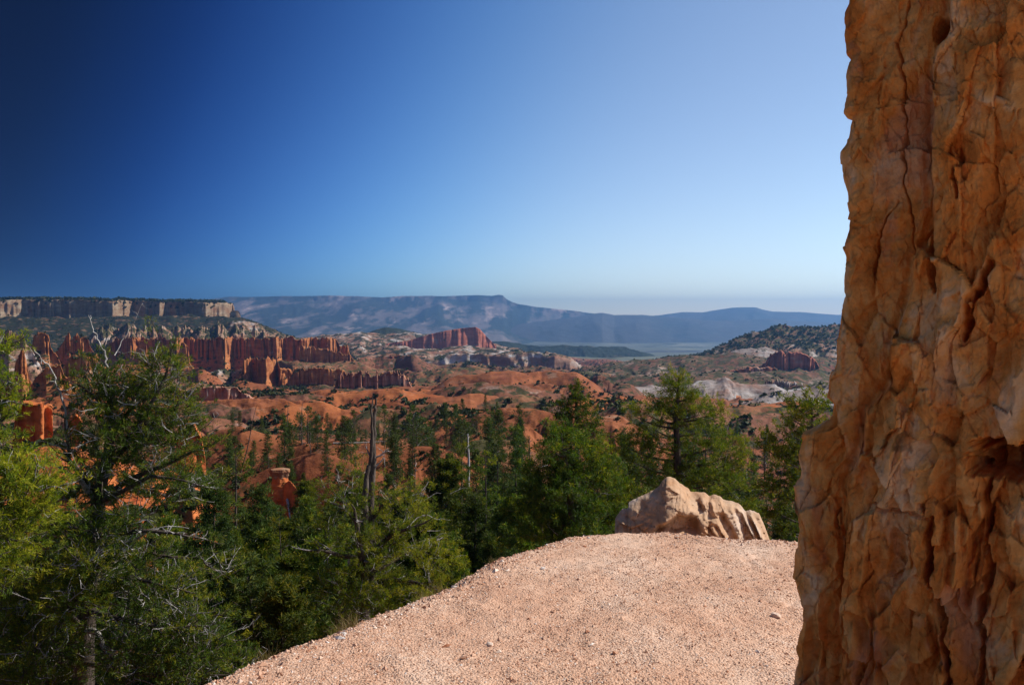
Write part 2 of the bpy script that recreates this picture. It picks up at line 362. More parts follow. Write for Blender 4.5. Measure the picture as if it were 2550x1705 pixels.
# ---- dark ridge
M_DARK = rock_mat('wooded_ridge', 90, c1=(0.13, 0.10, 0.07), c2=(0.09, 0.075, 0.055), c3=(0.30, 0.25, 0.2), pale=0.66, veg=0.95, vegscale=36, vegcol=(0.018, 0.026, 0.016), vegflat=0.2)
sweep('wooded_ridge', [(1190, 862, 4600), (1230, 850, 4600), (1270, 851, 4600), (1310, 858, 4600), (1370, 862, 4500), (1400, 859, 4500), (1480, 862, 4400), (1555, 864, 4400), (1600, 876, 4300), (1650, 887, 4300), (1760, 910, 4200)],
      dune(700, 210, 500), M_DARK, 31, n=420, nt_=80, gully=60, gwl=260, bumpz=7, bwl=40, label='dark blue wooded ridge in front of the valley floor', **HZ)
# ---- middle-distance hills (behind)
M_PALEHILL = rock_mat('pale_badlands', 55, c1=(0.33, 0.19, 0.12), c2=(0.27, 0.12, 0.07), c3=WHITE, pale=0.50, veg=0.62, vegscale=30, strata=12)
M_TALUS = rock_mat('cliff_talus', 60, c1=(0.32, 0.19, 0.12), c2=(0.29, 0.12, 0.065), c3=WHITE, pale=0.58, veg=0.66, vegscale=42, strata=14, vegflat=0.35)
M_TALUSD = rock_mat('wooded_talus', 60, c1=(0.17, 0.095, 0.055), c2=(0.12, 0.062, 0.040), c3=(0.34, 0.24, 0.17), pale=0.66, veg=0.82, vegscale=22, strata=14, vegcol=(0.014, 0.018, 0.010), vegflat=0.3)
M_MESA = rock_mat('mesa_limestone', 40, c1=(0.26, 0.17, 0.10), c2=(0.21, 0.10, 0.052), c3=(0.34, 0.26, 0.17), pale=0.55, veg=0.5, vegscale=20, strata=6, vegflat=0.6)
M_HOODOO = rock_mat('hoodoo_rock', 22, c1=(0.41, 0.150, 0.052), c2=(0.28, 0.082, 0.031), c3=(0.46, 0.28, 0.17), pale=0.60, veg=0.62, vegscale=8, strata=5, vegflat=0.5)
M_PINK = rock_mat('pink_rock', 26, c1=(0.42, 0.19, 0.12), c2=(0.32, 0.11, 0.065), c3=(0.46, 0.32, 0.25), pale=0.58, veg=0.5, vegscale=8, strata=6, vegflat=0.5)
M_RED = rock_mat('red_rock', 60, c1=(0.42, 0.14, 0.08), c2=(0.30, 0.088, 0.05), c3=(0.40, 0.25, 0.18), pale=0.60, veg=0.55, vegscale=16, strata=10, vegflat=0.55)
M_DUNE = rock_mat('orange_dune', 22, c1=(0.27, 0.090, 0.035), c2=(0.18, 0.054, 0.024), c3=(0.36, 0.20, 0.12), pale=0.62, veg=0.30, vegscale=7, strata=4)
M_DUNEV = rock_mat('scrubby_dune', 32, c1=(0.24, 0.105, 0.05), c2=(0.19, 0.07, 0.036), c3=(0.34, 0.22, 0.15), pale=0.62, veg=0.58, vegscale=11, strata=6, vegcol=(0.05, 0.05, 0.022))
M_WHITE = rock_mat('white_clay', 26, c1=(0.29, 0.235, 0.205), c2=(0.27, 0.15, 0.105), c3=(0.38, 0.335, 0.30), pale=0.54, veg=0.34, vegscale=9, strata=5)
M_BROWN = rock_mat('brown_hill', 60, c1=(0.185, 0.095, 0.055), c2=(0.175, 0.062, 0.038), c3=(0.32, 0.23, 0.18), pale=0.56, veg=0.66, vegscale=12, strata=10, vegcol=(0.04, 0.042, 0.02), vegflat=0.3)
sweep('hills', [(640, 850, 3300), (760, 838, 3300), (850, 829, 3200), (900, 824, 3200), (960, 832, 3200), (1030, 828, 3200), (1120, 833, 3100), (1200, 850, 3000), (1300, 870, 2900)],
      dune(700, 170, 400), M_PALEHILL, 41, n=330, nt_=80, gully=55, gwl=170, bumpz=7, bwl=60, label='pale scrub-dotted hills left of the tilted butte', **HZ)
sweep('hills', [(900, 836, 3700), (930, 822, 3700), (960, 814, 3700), (990, 817, 3700), (1040, 828, 3700), (1080, 838, 3700)], dune(350, 70, 300), M_DARK, 43, n=120, nt_=40, gully=25, gwl=90, label='dark rounded wooded knoll on the skyline of the pale hills', **HZ)
# tilted butte
sweep('butte', [(960, 856, 2850), (1020, 847, 2850), (1070, 832, 2850), (1110, 823, 2850), (1150, 817, 2850), (1185, 814, 2850), (1196, 820, 2850), (1212, 838, 2850), (1226, 852, 2850), (1236, 862, 2850)],
      [(-150, 130), (-60, 78), (-28, 66), (-12, 24), (-3, 3), (0, 0), (120, 22), (260, 120)], M_RED, 47, n=260, nt_=80, flute=9, fwl=28, fz=(3, 70), gully=7, gwl=60, label='tilted red butte with a fluted cliff face', cat='butte')
M_COL = {}
for i, (cr, pr, mt, gl, gw, lab) in enumerate([
    ([(760, 868, 2500), (860, 856, 2500), (960, 862, 2450), (1040, 866, 2400), (1140, 862, 2400), (1250, 872, 2350), (1330, 890, 2300)], dune(420, 110, 300), M_PALEHILL, 30, 110, 'pale and pink hummocks below the tilted butte'),
    ([(1000, 905, 2000), (1090, 893, 2000), (1160, 880, 2000), (1240, 885, 1950), (1290, 877, 1950), (1330, 879, 1950), (1380, 884, 1900), (1420, 895, 1900), (1450, 917, 1900), (1470, 935, 1900)], cliff(130, 60, 42, 14, 60, 160, 110), M_PALEHILL, 22, 60, 'brown hill ending in an eroded cliff'),
    ([(820, 905, 1700), (930, 892, 1700), (1010, 897, 1700), (1090, 905, 1650), (1180, 900, 1600), (1260, 918, 1550), (1330, 940, 1550)], dune(260, 75, 200), M_DUNEV, 18, 80, 'scrubby hummocks in front of the brown hill'),
    ([(700, 930, 1250), (800, 915, 1250), (880, 925, 1250), (960, 918, 1250), (1040, 930, 1200), (1110, 915, 1200), (1190, 917, 1200), (1250, 935, 1200), (1320, 950, 1150)], dune(190, 55, 150), M_DUNEV, 16, 60, 'hummocks behind the orange domes'),
    ([(600, 953, 900), (660, 956, 900), (700, 966, 880), (770, 975, 880), (850, 968, 880), (900, 975, 860), (1000, 965, 860), (1090, 957, 850), (1170, 945, 850), (1200, 955, 850), (1260, 975, 830), (1330, 988, 820)], dune(130, 40, 110), M_DUNE, 11, 45, 'orange dune ridge in the middle of the badlands'),
    ([(770, 990, 640), (850, 978, 640), (950, 975, 640), (1060, 974, 640), (1140, 962, 640), (1230, 968, 640), (1340, 955, 640), (1420, 962, 620), (1500, 975, 600)], dune(100, 30, 90), M_DUNE, 8, 35, 'low orange dunes across the centre'),
    ([(440, 1010, 480), (520, 1000, 470), (620, 993, 460), (700, 993, 460), (780, 1000, 450), (830, 1010, 450), (880, 1030, 440)], dune(75, 24, 70), M_DUNE, 6, 22, 'bright orange dunes in front of the pink wall'),
    ([(830, 1022, 400), (900, 1010, 400), (980, 1000, 400), (1060, 1008, 390), (1130, 1014, 390), (1180, 1030, 380)], dune(60, 18, 60), M_DUNE, 5, 20, 'orange dunes behind the pine row'),
    ([(1200, 1000, 460), (1280, 985, 460), (1330, 982, 460), (1370, 990, 450), (1400, 1005, 440), (1440, 1020, 440)], dune(65, 22, 60), M_DUNEV, 7, 26, 'dark rounded dune left of the slender conifer'),
    ([(1470, 1040, 360), (1530, 1008, 360), (1580, 1000, 360), (1625, 1005, 355), (1650, 1025, 350), (1680, 1050, 350)], dune(50, 20, 50), M_DUNEV, 6, 22, 'shadowed dome behind the spreading pine'),
    ([(1120, 1060, 250), (1150, 1033, 250), (1190, 1022, 245), (1240, 1017, 245), (1290, 1026, 240), (1360, 1024, 235), (1420, 1029, 230), (1500, 1030, 225), (1550, 1032, 222), (1590, 1055, 215), (1625, 1078, 210), (1650, 1110, 210)], dune(58, 20, 45), M_DUNE, 6.5, 24, 'large bright orange dome with grooved flanks'),
    ([(1180, 1085, 190), (1250, 1074, 188), (1295, 1060, 186), (1320, 1066, 186), (1360, 1090, 182), (1420, 1112, 178), (1480, 1130, 175)], dune(34, 12, 26), M_DUNE, 4.0, 15, 'grooved orange spur in front of the large dome'),
    ([(470, 1110, 180), (540, 1075, 180), (600, 1062, 178), (660, 1078, 175), (720, 1092, 172), (790, 1100, 170), (830, 1125, 168)], dune(38, 13, 30), M_DUNE, 2.5, 22, 'smooth orange slope left of the dead snag'),
    ([(700, 1135, 135), (760, 1108, 134), (830, 1096, 133), (900, 1100, 132), (980, 1108, 130), (1060, 1115, 128), (1120, 1125, 126)], dune(30, 10, 22), M_DUNE, 2.0, 18, 'smooth orange slope behind the dead snag'),
    ([(1060, 1130, 150), (1150, 1108, 148), (1220, 1098, 147), (1260, 1100, 145), (1330, 1130, 143)], dune(26, 9, 20), M_DUNEV, 2.5, 16, 'grey-green scrubby hummock under the pines'),
    ([(640, 1180, 112), (700, 1150, 112), (760, 1128, 110), (820, 1132, 108), (870, 1150, 106), (930, 1172, 105)], dune(22, 8.5, 16), M_DUNE, 1.6, 15, 'orange slope streaked with tree shadows'),
    ([(1650, 1060, 420), (1750, 1035, 420), (1850, 1028, 420), (1950, 1035, 420), (2080, 1030, 410), (2300, 1000, 400), (2600, 1010, 400)], dune(90, 20, 80), M_DUNE, 8, 30, 'rust coloured dunes beyond the dark woodland'),
    ([(1380, 1002, 640), (1480, 988, 640), (1600, 985, 640), (1700, 1004, 640), (1850, 1012, 620), (2000, 1015, 620), (2400, 1010, 600)], dune(110, 26, 90), M_DUNE, 9, 36, 'rust coloured dunes below the white clay ridge'),
    ([(1400, 958, 900), (1480, 953, 900), (1530, 957, 900), (1600, 962, 890), (1680, 960, 890), (1760, 966, 880)], dune(110, 26, 100), M_WHITE, 8, 32, 'thin white clay ridge behind the spreading pine'),
    ([(1670, 975, 800), (1740, 952, 800), (1785, 945, 800), (1806, 938, 800), (1830, 952, 790), (1880, 952, 790), (1930, 957, 780), (1960, 968, 780), (2060, 962, 770), (2150, 965, 770), (2400, 975, 760)], dune(120, 36, 100), M_WHITE, 10, 34, 'white clay ridge below the red cliffs'),
    ([(1840, 1002, 640), (1920, 985, 640), (2000, 968, 640), (2060, 958, 640), (2200, 968, 610), (2500, 985, 600)], dune(90, 28, 80), M_WHITE, 8, 28, 'grey clay spur beside the rock pillar'),
    ([(1280, 940, 1500), (1400, 925, 1500), (1500, 908, 1480), (1600, 892, 1460), (1700, 884, 1440), (1790, 880, 1420), (1900, 885, 1400), (2100, 890, 1400), (2500, 900, 1400)], dune(330, 75, 220), M_BROWN, 20, 90, 'brown scrubby hillside falling to the left'),
    ([(1220, 965, 1150), (1330, 940, 1150), (1440, 932, 1130), (1560, 936, 1100), (1680, 928, 1100), (1800, 925, 1090), (2100, 930, 1080)], dune(220, 52, 160), M_BROWN, 14, 60, 'lower brown hillside in front'),
    ([(1600, 905, 1750), (1740, 877, 1750), (1790, 860, 1750), (1830, 842, 1750), (1880, 829, 1750), (1915, 819, 1750), (1960, 818, 1750), (2010, 820, 1750), (2075, 814, 1750), (2300, 805, 1750), (2700, 800, 1750)], dune(520, 140, 320), M_BROWN, 34, 130, 'wooded brown hill on the right skyline'),
    ([(1800, 880, 1500), (1850, 868, 1500), (1905, 864, 1500), (1935, 874, 1500), (1960, 890, 1500)], dune(110, 40, 90), M_WHITE, 8, 34, 'white domed outcrop on the right hill'),
    ([(1930, 868, 1600), (1960, 856, 1600), (2000, 850, 1600), (2040, 856, 1600), (2120, 850, 1600), (2300, 850, 1600)], dune(120, 45, 90), M_PALEHILL, 9, 38, 'grey domed outcrop beside the rock pillar'),
    ]):
    sweep('hills', cr, pr, mt, 60 + i * 5, nt_=90, ends=(-pr[0][0] * 0.8, pr[0][1]), n=int(max(120, (cr[-1][0] - cr[0][0]) / 1.8)), gully=gl * 1.15, gwl=gw, bumpz=gl * 0.35, bwl=gw * 0.5, label=lab, group=None, **HZ)
# a crowd of smaller hummocks that fills the basin between the named ridges
M_MAUVE = rock_mat('mauve_clay', 30, c1=(0.20, 0.082, 0.045), c2=(0.145, 0.056, 0.034), c3=(0.34, 0.25, 0.20), pale=0.60, veg=0.55, vegscale=9, strata=5)
M_BRIGHT = rock_mat('bright_orange_clay', 26, c1=(0.35, 0.112, 0.038), c2=(0.24, 0.068, 0.028), c3=(0.40, 0.24, 0.15), pale=0.62, veg=0.30, vegscale=7, strata=5)
rh = random.Random(31)
for i in range(110):
    D = 300 * (2300 / 300) ** ((i + rh.random()) / 110); u0 = rh.uniform(80, 2080); wd = rh.uniform(40, 150) * (1.15 if D < 800 else 1.0)
    h = (0.022 + 0.030 * rh.random()) * D * min(1.0, (700 / D) ** 0.35); zc_ = float(base_z(D)) + h * 0.85
    v0 = 790 + F * (ZC - zc_) / D
    if 360 < u0 + wd and u0 - wd < 1060: v0 = max(v0, 1006 if D < 510 else 972 if D < 900 else 950 if D < 1130 else 890 if D < 1500 else 862)
    if u0 + wd > 1610: v0 = max(v0, 1010 if D < 640 else 985 if D < 800 else 960 if D < 1200 else 905)
    if 1100 < u0 + wd and u0 - wd < 1700 and D > 800: v0 = max(v0, 928 if D < 1500 else 915)
    k = wd * 0.012 + 1
    cr = [(u0 - wd, v0 + k * rh.uniform(2, 6), D * rh.uniform(0.97, 1.03)), (u0 - wd * 0.45, v0 + k * rh.uniform(0, 2.5), D), (u0 - wd * 0.1, v0 - k * rh.uniform(0, 1.5), D), (u0 + wd * 0.4, v0 + k * rh.uniform(0, 3), D * rh.uniform(0.98, 1.02)), (u0 + wd, v0 + k * rh.uniform(2.5, 7), D * rh.uniform(0.95, 1.05))]
    fr = 3.4 * h
    mt = rh.choice([M_DUNE, M_BRIGHT, M_MAUVE, M_DUNEV, M_MAUVE, M_BRIGHT] if D < 900 else [M_DUNE, M_MAUVE, M_DUNEV, M_PALEHILL, M_BROWN, M_DUNEV] if u0 < 1200 else [M_BROWN, M_DUNEV, M_BROWN, M_MAUVE])
    sweep('hills', cr, dune(fr, h * 1.5, fr * 0.9), mt, 1000 + i * 3, n=int(max(90, wd * 0.9)), nt_=64, ends=(fr * 0.5, h * 1.4), gully=h * 0.42, gwl=h * 1.5, bumpz=h * 0.2, bwl=h * 1.2, label='eroded clay hummock among many in the basin', group='eroded hummocks filling the basin', **HZ)
# ---- left mesa
M_SKIRT = M_TALUSD
sweep('mesa', [(-900, 742, 2540), (-300, 747, 2520), (0, 748, 2540), (60, 747, 2590), (200, 748, 2550), (284, 748, 2530), (300, 748, 2590), (332, 749, 2660), (370, 750, 2620), (398, 751, 2580), (412, 751, 2660), (470, 752, 2590), (508, 753, 2550), (530, 754, 2600), (560, 755, 2630), (579, 757, 2710), (583, 765, 2720), (586, 790, 2720), (590, 815, 2720)],
      [(-60, 90), (-22, 54), (-12, 48), (-8, 22), (-3, 3), (0, 0), (60, -3), (350, 0), (500, 30), (800, 160)], M_MESA, 201, n=700, nt_=100, flute=12, fwl=24, fz=(1, 55), gully=10, gwl=90, jit=2.6, jwl=70, strata=2.6, swl=6, label='long flat mesa with a pale limestone cliff and trees on its rim', cat='mesa')
sweep('rock_outcrop', [(570, 800, 2520), (574, 777, 2520), (580, 773, 2520), (594, 774, 2520), (598, 780, 2520), (601, 800, 2520)], [(-14, 30), (-6, 20), (0, 0), (26, 0), (34, 30)], M_MESA, 203, n=40, nt_=40, flute=2, fwl=10, fz=(0, 30), label='tan block standing at the foot of the right end of the mesa', cat='rock')
sweep('hills', [(-900, 790, 2250), (-300, 792, 2300), (0, 790, 2350), (290, 787, 2430), (420, 786, 2430), (560, 787, 2430), (600, 791, 2430), (640, 803, 2430), (690, 823, 2400), (740, 842, 2400), (800, 862, 2400)],
      [(-620, 165), (-400, 108), (-220, 62), (-90, 24), (0, 0), (80, 10), (500, 140)], M_TALUSD, 205, n=640, nt_=110, gully=46, gwl=120, bumpz=9, bwl=50, label='dark wooded slope under the mesa cliff', **HZ)
sweep('hills', [(520, 822, 2330), (570, 803, 2320), (605, 797, 2310), (645, 808, 2300), (700, 829, 2290), (760, 847, 2280), (830, 862, 2270)], [(-230, 90), (-120, 48), (-50, 20), (0, 0), (60, 10), (300, 110)], M_TALUS, 207, n=300, nt_=90, gully=20, gwl=34, bumpz=6, bwl=26, label='pale gullied slope below the right end of the mesa', **HZ)
rs_ = random.Random(12)
for i in range(26):
    u0 = 255 + i * 19 + rs_.uniform(-9, 9); vt = 804 + (max(0, u0 - 590)) * 0.26 + rs_.uniform(-2, 14); wd = rs_.uniform(12, 38); D = rs_.uniform(1960, 2130); k_ = rs_.uniform(0.6, 1.2)
    sweep('hills', [(u0 - wd, vt + 30 * k_, D), (u0 - wd * 0.5, vt + 13 * k_, D), (u0 - wd * 0.15, vt + 3, D), (u0, vt, D), (u0 + wd * 0.3, vt + 8, D), (u0 + wd * 0.5, vt + 10 * k_, D), (u0 + wd, vt + 32 * k_, D)], dune(130, 46, 120), M_TALUS, 230 + i, n=90, nt_=70, ends=(30, 30), gully=15, gwl=22, bumpz=6, bwl=14, jit=3, jwl=7, label='pale gullied spurs on the slope under the mesa', group='pale spurs under the mesa', **HZ)
# ---- hoodoo walls
def wall(label, crest, cl, mat, seed, flare=14, th=10, low=10, fl=3.0, fw=9, jit=1.2, jw=7, strata=0.8, sw=2.4, gully=2.5, gw=30, cat='rock wall', group=None, name='hoodoo_wall'):
    low += 0.025 * crest[0][2] + 8; flare += 0.03 * crest[0][2] + 6
    return sweep(name, crest, cliff(flare, low, cl, 2.5, th, th * 1.6), mat, seed, n=int(max(120, (crest[-1][0] - crest[0][0]) * 1.3)), nt_=110, ends=(flare * 0.6, cl + low), flute=fl * 1.65, fwl=fw * 0.75, fz=(0, cl * 1.02), jit=jit * 1.7, jwl=jw * 0.8, strata=strata, swl=sw, gully=gully, gwl=gw, label=label, cat=cat, group=group)
wall('long orange hoodoo wall under the mesa', [(270, 862, 1500), (290, 843, 1490), (330, 841, 1450), (352, 842, 1500), (420, 843, 1455), (440, 842, 1430), (458, 841, 1500), (520, 842, 1480), (560, 841, 1450), (580, 842, 1510), (640, 842, 1480), (690, 843, 1450), (705, 841, 1500), (750, 842, 1490), (775, 842, 1530), (815, 842, 1500), (838, 842, 1560), (846, 858, 1560), (866, 862, 1560), (872, 890, 1560)], 34, M_HOODOO, 301, 22, 14, 22, 6.5, 16, 2.0, 12, 1.2, 4, 6, 60)
wall('stepped orange wall below the right end of the long hoodoo wall', [(740, 885, 1440), (746, 860, 1440), (770, 864, 1440), (815, 866, 1440), (822, 876, 1440), (860, 880, 1440), (884, 896, 1440)], 26, M_HOODOO, 303, 16, 10, 16, 3.5, 9, 2, 7)
wall('bright orange castellated wall in the left middle distance', [(600, 925, 1090), (608, 893, 1090), (625, 892, 1120), (648, 895, 1095), (662, 893, 1080), (690, 895, 1130), (697, 915, 1100), (740, 918, 1125), (745, 930, 1110), (775, 950, 1110)], 27, M_HOODOO, 305, 16, 10, 14, 3.2, 8, 1.8, 6)
wall('dark red fin between the castellated wall and the pinnacles', [(730, 935, 1050), (745, 918, 1050), (800, 919, 1050), (858, 920, 1050), (870, 945, 1050)], 20, M_HOODOO, 306, 14, 8, 12, 2.6, 8, 1.5, 6)
wall('pink row of pinnacles in the centre left', [(835, 960, 900), (848, 935, 900), (880, 932, 900), (900, 922, 900), (905, 930, 900), (960, 930, 900), (1004, 931, 900), (1012, 948, 900)], 17, M_PINK, 307, 10, 6, 10, 3.4, 6, 2.4, 4)
wall('short orange wall right of the pinnacles', [(930, 958, 980), (940, 936, 980), (975, 929, 980), (992, 925, 980), (1010, 937, 980), (1024, 960, 980)], 15, M_HOODOO, 309, 12, 6, 12, 2.4, 6, 1.8, 4)
wall('pink flat-topped wall with vertical ribs', [(430, 1002, 520), (448, 972, 520), (480, 970, 520), (505, 965, 515), (560, 964, 510), (588, 965, 510), (600, 978, 510), (618, 984, 505), (640, 1000, 505)], 12.0, M_PINK, 311, 9, 7, 6, 1.5, 5, 0.35, 3, 0.35, 1.2, 1.6, 14)
wall('low red wall behind the bare dunes', [(1150, 958, 1000), (1163, 942, 1000), (1200, 938, 1000), (1235, 946, 1000), (1248, 965, 1000)], 16, M_RED, 313, 14, 8, 10, 2.2, 7, 1, 5)
wall('orange broken cliff in the left distance', [(960, 900, 1500), (975, 885, 1500), (1015, 886, 1500), (1030, 902, 1500), (1050, 905, 1500), (1070, 925, 1500)], 22, M_RED, 315, 16, 9, 14, 3, 8, 2, 6)
wall('red cliff band on the right hill', [(1770, 945, 1180), (1782, 924, 1180), (1800, 926, 1180), (1850, 916, 1180), (1900, 915, 1180), (1932, 918, 1180), (1942, 935, 1180), (1955, 955, 1180)], 22, M_RED, 317, 14, 12, 16, 3.2, 9, 1.0, 7)
wall('tall red fluted cliff near the rock pillar', [(1905, 905, 1320), (1918, 880, 1320), (1950, 876, 1320), (1990, 879, 1320), (2020, 884, 1320), (2034, 900, 1320), (2048, 935, 1320)], 36, M_RED, 319, 18, 14, 16, 6.0, 14, 1.6, 9)
wall('small pale pinnacles beside the red cliff', [(1905, 957, 1010), (1912, 947, 1010), (1940, 950, 1010), (1980, 952, 1010), (2000, 965, 1010)], 10, M_PALEHILL, 321, 6, 4, 6, 3.0, 4, 2.6, 3)
wall('orange broken wall at the far left, below the mesa', [(150, 862, 1150), (165, 835, 1150), (172, 832, 1150), (178, 843, 1150), (192, 828, 1150), (200, 843, 1150), (215, 836, 1150), (228, 868, 1150)], 22, M_HOODOO, 331, 12, 8, 12, 3.4, 7, 1.6, 5)
wall('blocky orange hoodoo at the far left, below the mesa', [(78, 868, 1100), (84, 832, 1100), (112, 830, 1100), (122, 838, 1100), (127, 868, 1100)], 24, M_HOODOO, 333, 10, 10, 12, 2.6, 7, 1.2, 5)
wall('pale pyramid rocks at the left edge', [(0, 860, 1000), (12, 832, 1000), (20, 818, 1000), (35, 830, 1000), (58, 832, 1000), (66, 860, 1000)], 16, M_PALEHILL, 335, 12, 8, 12, 2.2, 7, 1.2, 5)
wall('dark red wall left of the bristling pine', [(165, 905, 760), (176, 885, 760), (215, 881, 760), (232, 890, 760), (260, 912, 760)], 15, M_HOODOO, 337, 12, 8, 9, 1.8, 6, 0.8, 5)
wall('lone tapering orange spire at the left', [(30, 950, 560), (40, 905, 560), (52, 868, 560), (60, 870, 560), (66, 900, 560), (74, 945, 560)], 18, M_HOODOO, 339, 8, 3, 10, 1.8, 5, 1.0, 3)
wall('small orange rock with a shaded side behind the bristling pine', [(105, 925, 500), (114, 912, 500), (150, 910, 500), (160, 935, 500)], 8, M_HOODOO, 341, 6, 4, 6, 1.0, 4, 0.5, 3)
wall('stubby orange hoodoo behind the bristling pine', [(162, 965, 430), (170, 935, 430), (186, 933, 430), (194, 965, 430)], 8, M_HOODOO, 343, 4, 3, 5, 0.8, 3, 0.4, 2)
wall('orange rib beside the long hoodoo wall', [(330, 900, 1350), (345, 852, 1350), (362, 846, 1350), (372, 900, 1350)], 26, M_HOODOO, 345, 8, 4, 10, 2.4, 6, 1.2, 4)
wall('bright orange buttress in front of the long hoodoo wall', [(436, 910, 1330), (450, 858, 1330), (458, 852, 1330), (468, 862, 1330), (474, 905, 1330)], 30, M_HOODOO, 347, 8, 4, 10, 2.4, 6, 1.2, 4)
M_NEAR = rock_mat('near_hoodoo_rock', 3.2, c1=(0.50, 0.15, 0.045), c2=(0.34, 0.075, 0.026), c3=(0.5, 0.3, 0.19), pale=0.66, veg=0, strata=1.0, bump=1.2)
M_NEARP = rock_mat('near_pale_cap', 3.0, c1=(0.46, 0.24, 0.13), c2=(0.40, 0.15, 0.07), c3=(0.5, 0.38, 0.28), pale=0.55, veg=0, strata=1.0, bump=1.2)
sweep('hoodoo', [(26, 1150, 130), (36, 1060, 130), (41, 1012, 130), (46, 1008, 130), (62, 1000, 130), (84, 999, 130), (107, 1001, 129), (110, 1008, 132), (128, 1010, 132), (131, 1018, 132), (132, 1100, 132), (140, 1150, 132)], cliff(3.0, 5, 7.2, 0.5, 3.0, 5), M_NEAR, 351, n=160, nt_=130, flute=1.5, fwl=1.9, fz=(0, 8), strata=0.42, swl=0.9, jit=0.4, jwl=1.0, gully=0.9, gwl=2.6, label='broad red hoodoo with a pale cap at the left edge', cat='hoodoo')
sweep('hoodoo', [(425, 1210, 95), (438, 1120, 95), (445, 1070, 95), (462, 1046, 95), (484, 1050, 95), (500, 1080, 95), (510, 1130, 95), (515, 1190, 95), (520, 1230, 95)], cliff(3.0, 4, 5.8, 0.9, 1.6, 4), M_NEAR, 353, n=140, nt_=130, flute=0.7, fwl=2.0, fz=(0, 6), strata=0.15, swl=0.5, jit=0.2, jwl=0.9, gully=0.4, gwl=3, label='orange rock fin with pale edges right of the bristling pine', cat='hoodoo')
sweep('hoodoo', [(160, 1120, 105), (172, 1040, 105), (190, 1030, 105), (204, 1045, 105), (218, 1120, 105)], cliff(2.5, 4, 4.6, 0.8, 1.4, 4), M_NEAR, 355, n=90, nt_=110, flute=0.7, fwl=1.6, fz=(0, 5), strata=0.15, swl=0.5, label='small red hoodoo half hidden behind the bristling pine', cat='hoodoo')
# small capped hoodoo standing at the top of a sloping rib
M_CAP = rock_mat('hoodoo_cap', 2.0, c1=(0.28, 0.125, 0.062), c2=(0.24, 0.09, 0.042), c3=(0.33, 0.20, 0.12), pale=0.55, veg=0, strata=0.5)
def turned(u, D, prof, mat, seed, squash=0.8, ns=110, nt_=120, amp=0.10):
    prof = np.array(prof, float); q = np.linspace(0, 1, nt_); k = np.linspace(0, 1, len(prof)); vv = np.interp(q, k, prof[:, 0]); rp = np.interp(q, k, prof[:, 1]) * D / F
    C0 = at(np.full(nt_, float(u)), vv, np.full(nt_, float(D))); th = np.linspace(0, 2 * math.pi, ns, endpoint=False)
    TH, ZZ_ = np.meshgrid(th, C0[:, 2], indexing='ij'); RP = rp[None] * np.ones((ns, 1))
    nz = fbm(np.cos(TH) * 1.6 + seed, np.sin(TH) * 1.6, ZZ_ * 0.9, 5, seed); f1, f2, idv, _, _ = worley(TH * 2.2, ZZ_ * 1.5, seed)
    RP = RP * (1 + amp * 2.2 * nz + amp * (idv - 0.5)) + 0.06 * vnoise(ZZ_ * 4, 0, 0, seed)
    RP = np.where(rp[None] < 0.02, 0, RP)
    V_ = np.stack([C0[None, :, 0] + RP * np.cos(TH), C0[None, :, 1] + RP * np.sin(TH) * squash, ZZ_ + 0 * TH], -1)
    return V_.reshape(-1, 3), grid_faces(ns, nt_, True)
hr = bpy.data.objects.new('hoodoo', None); COL.objects.link(hr); hp = at(697.0, 1290.0, 88.0); hr.location = hp
tag(hr, 'small flat-capped orange hoodoo at the head of a sloping rib in the woodland', 'hoodoo')
V_, Fc = turned(697, 88, [(1166, 0), (1166.3, 17), (1167, 21.5), (1172, 22.5), (1178, 21), (1184, 20), (1190, 17.5), (1191, 0)], M_CAP, 3, amp=0.12)
link('cap', faces_mesh('cap', V_ - hp, Fc, M_CAP), hr)
V_, Fc = turned(698, 88, [(1184, 0), (1184.5, 17), (1190, 18.5), (1202, 21), (1216, 27), (1240, 40), (1275, 60), (1340, 80)], M_NEAR, 5, amp=0.07)
link('column', faces_mesh('column', V_ - hp, Fc, M_NEAR), hr)
sweep('rock_rib', [(700, 1212, 88), (722, 1196, 87), (736, 1212, 86), (750, 1236, 84), (765, 1256, 82), (785, 1290, 80), (800, 1330, 78)], [(-6, 7), (-3, 3.4), (-1.2, 1.6), (-0.4, 0.4), (0, 0), (0.6, 0.3), (3, 3), (6, 7)], M_NEAR, 357, n=150, nt_=100, gully=0.35, gwl=1.6, strata=0.10, swl=0.5, jit=0.12, jwl=0.6, label='orange rock rib sloping down to the right from the flat-capped hoodoo', cat='rock')
# low red bank hidden behind the bristling pine
sweep('hills', [(-300, 1150, 75), (0, 1130, 75), (60, 1120, 74), (140, 1110, 74), (240, 1130, 73), (330, 1160, 72), (420, 1175, 72), (480, 1190, 70), (540, 1240, 70)], dune(22, 8, 22), M_NEAR, 359, n=260, nt_=70, gully=1.4, gwl=6, bumpz=0.5, bwl=2, label='shaded red bank behind the bristling pine', **HZ)
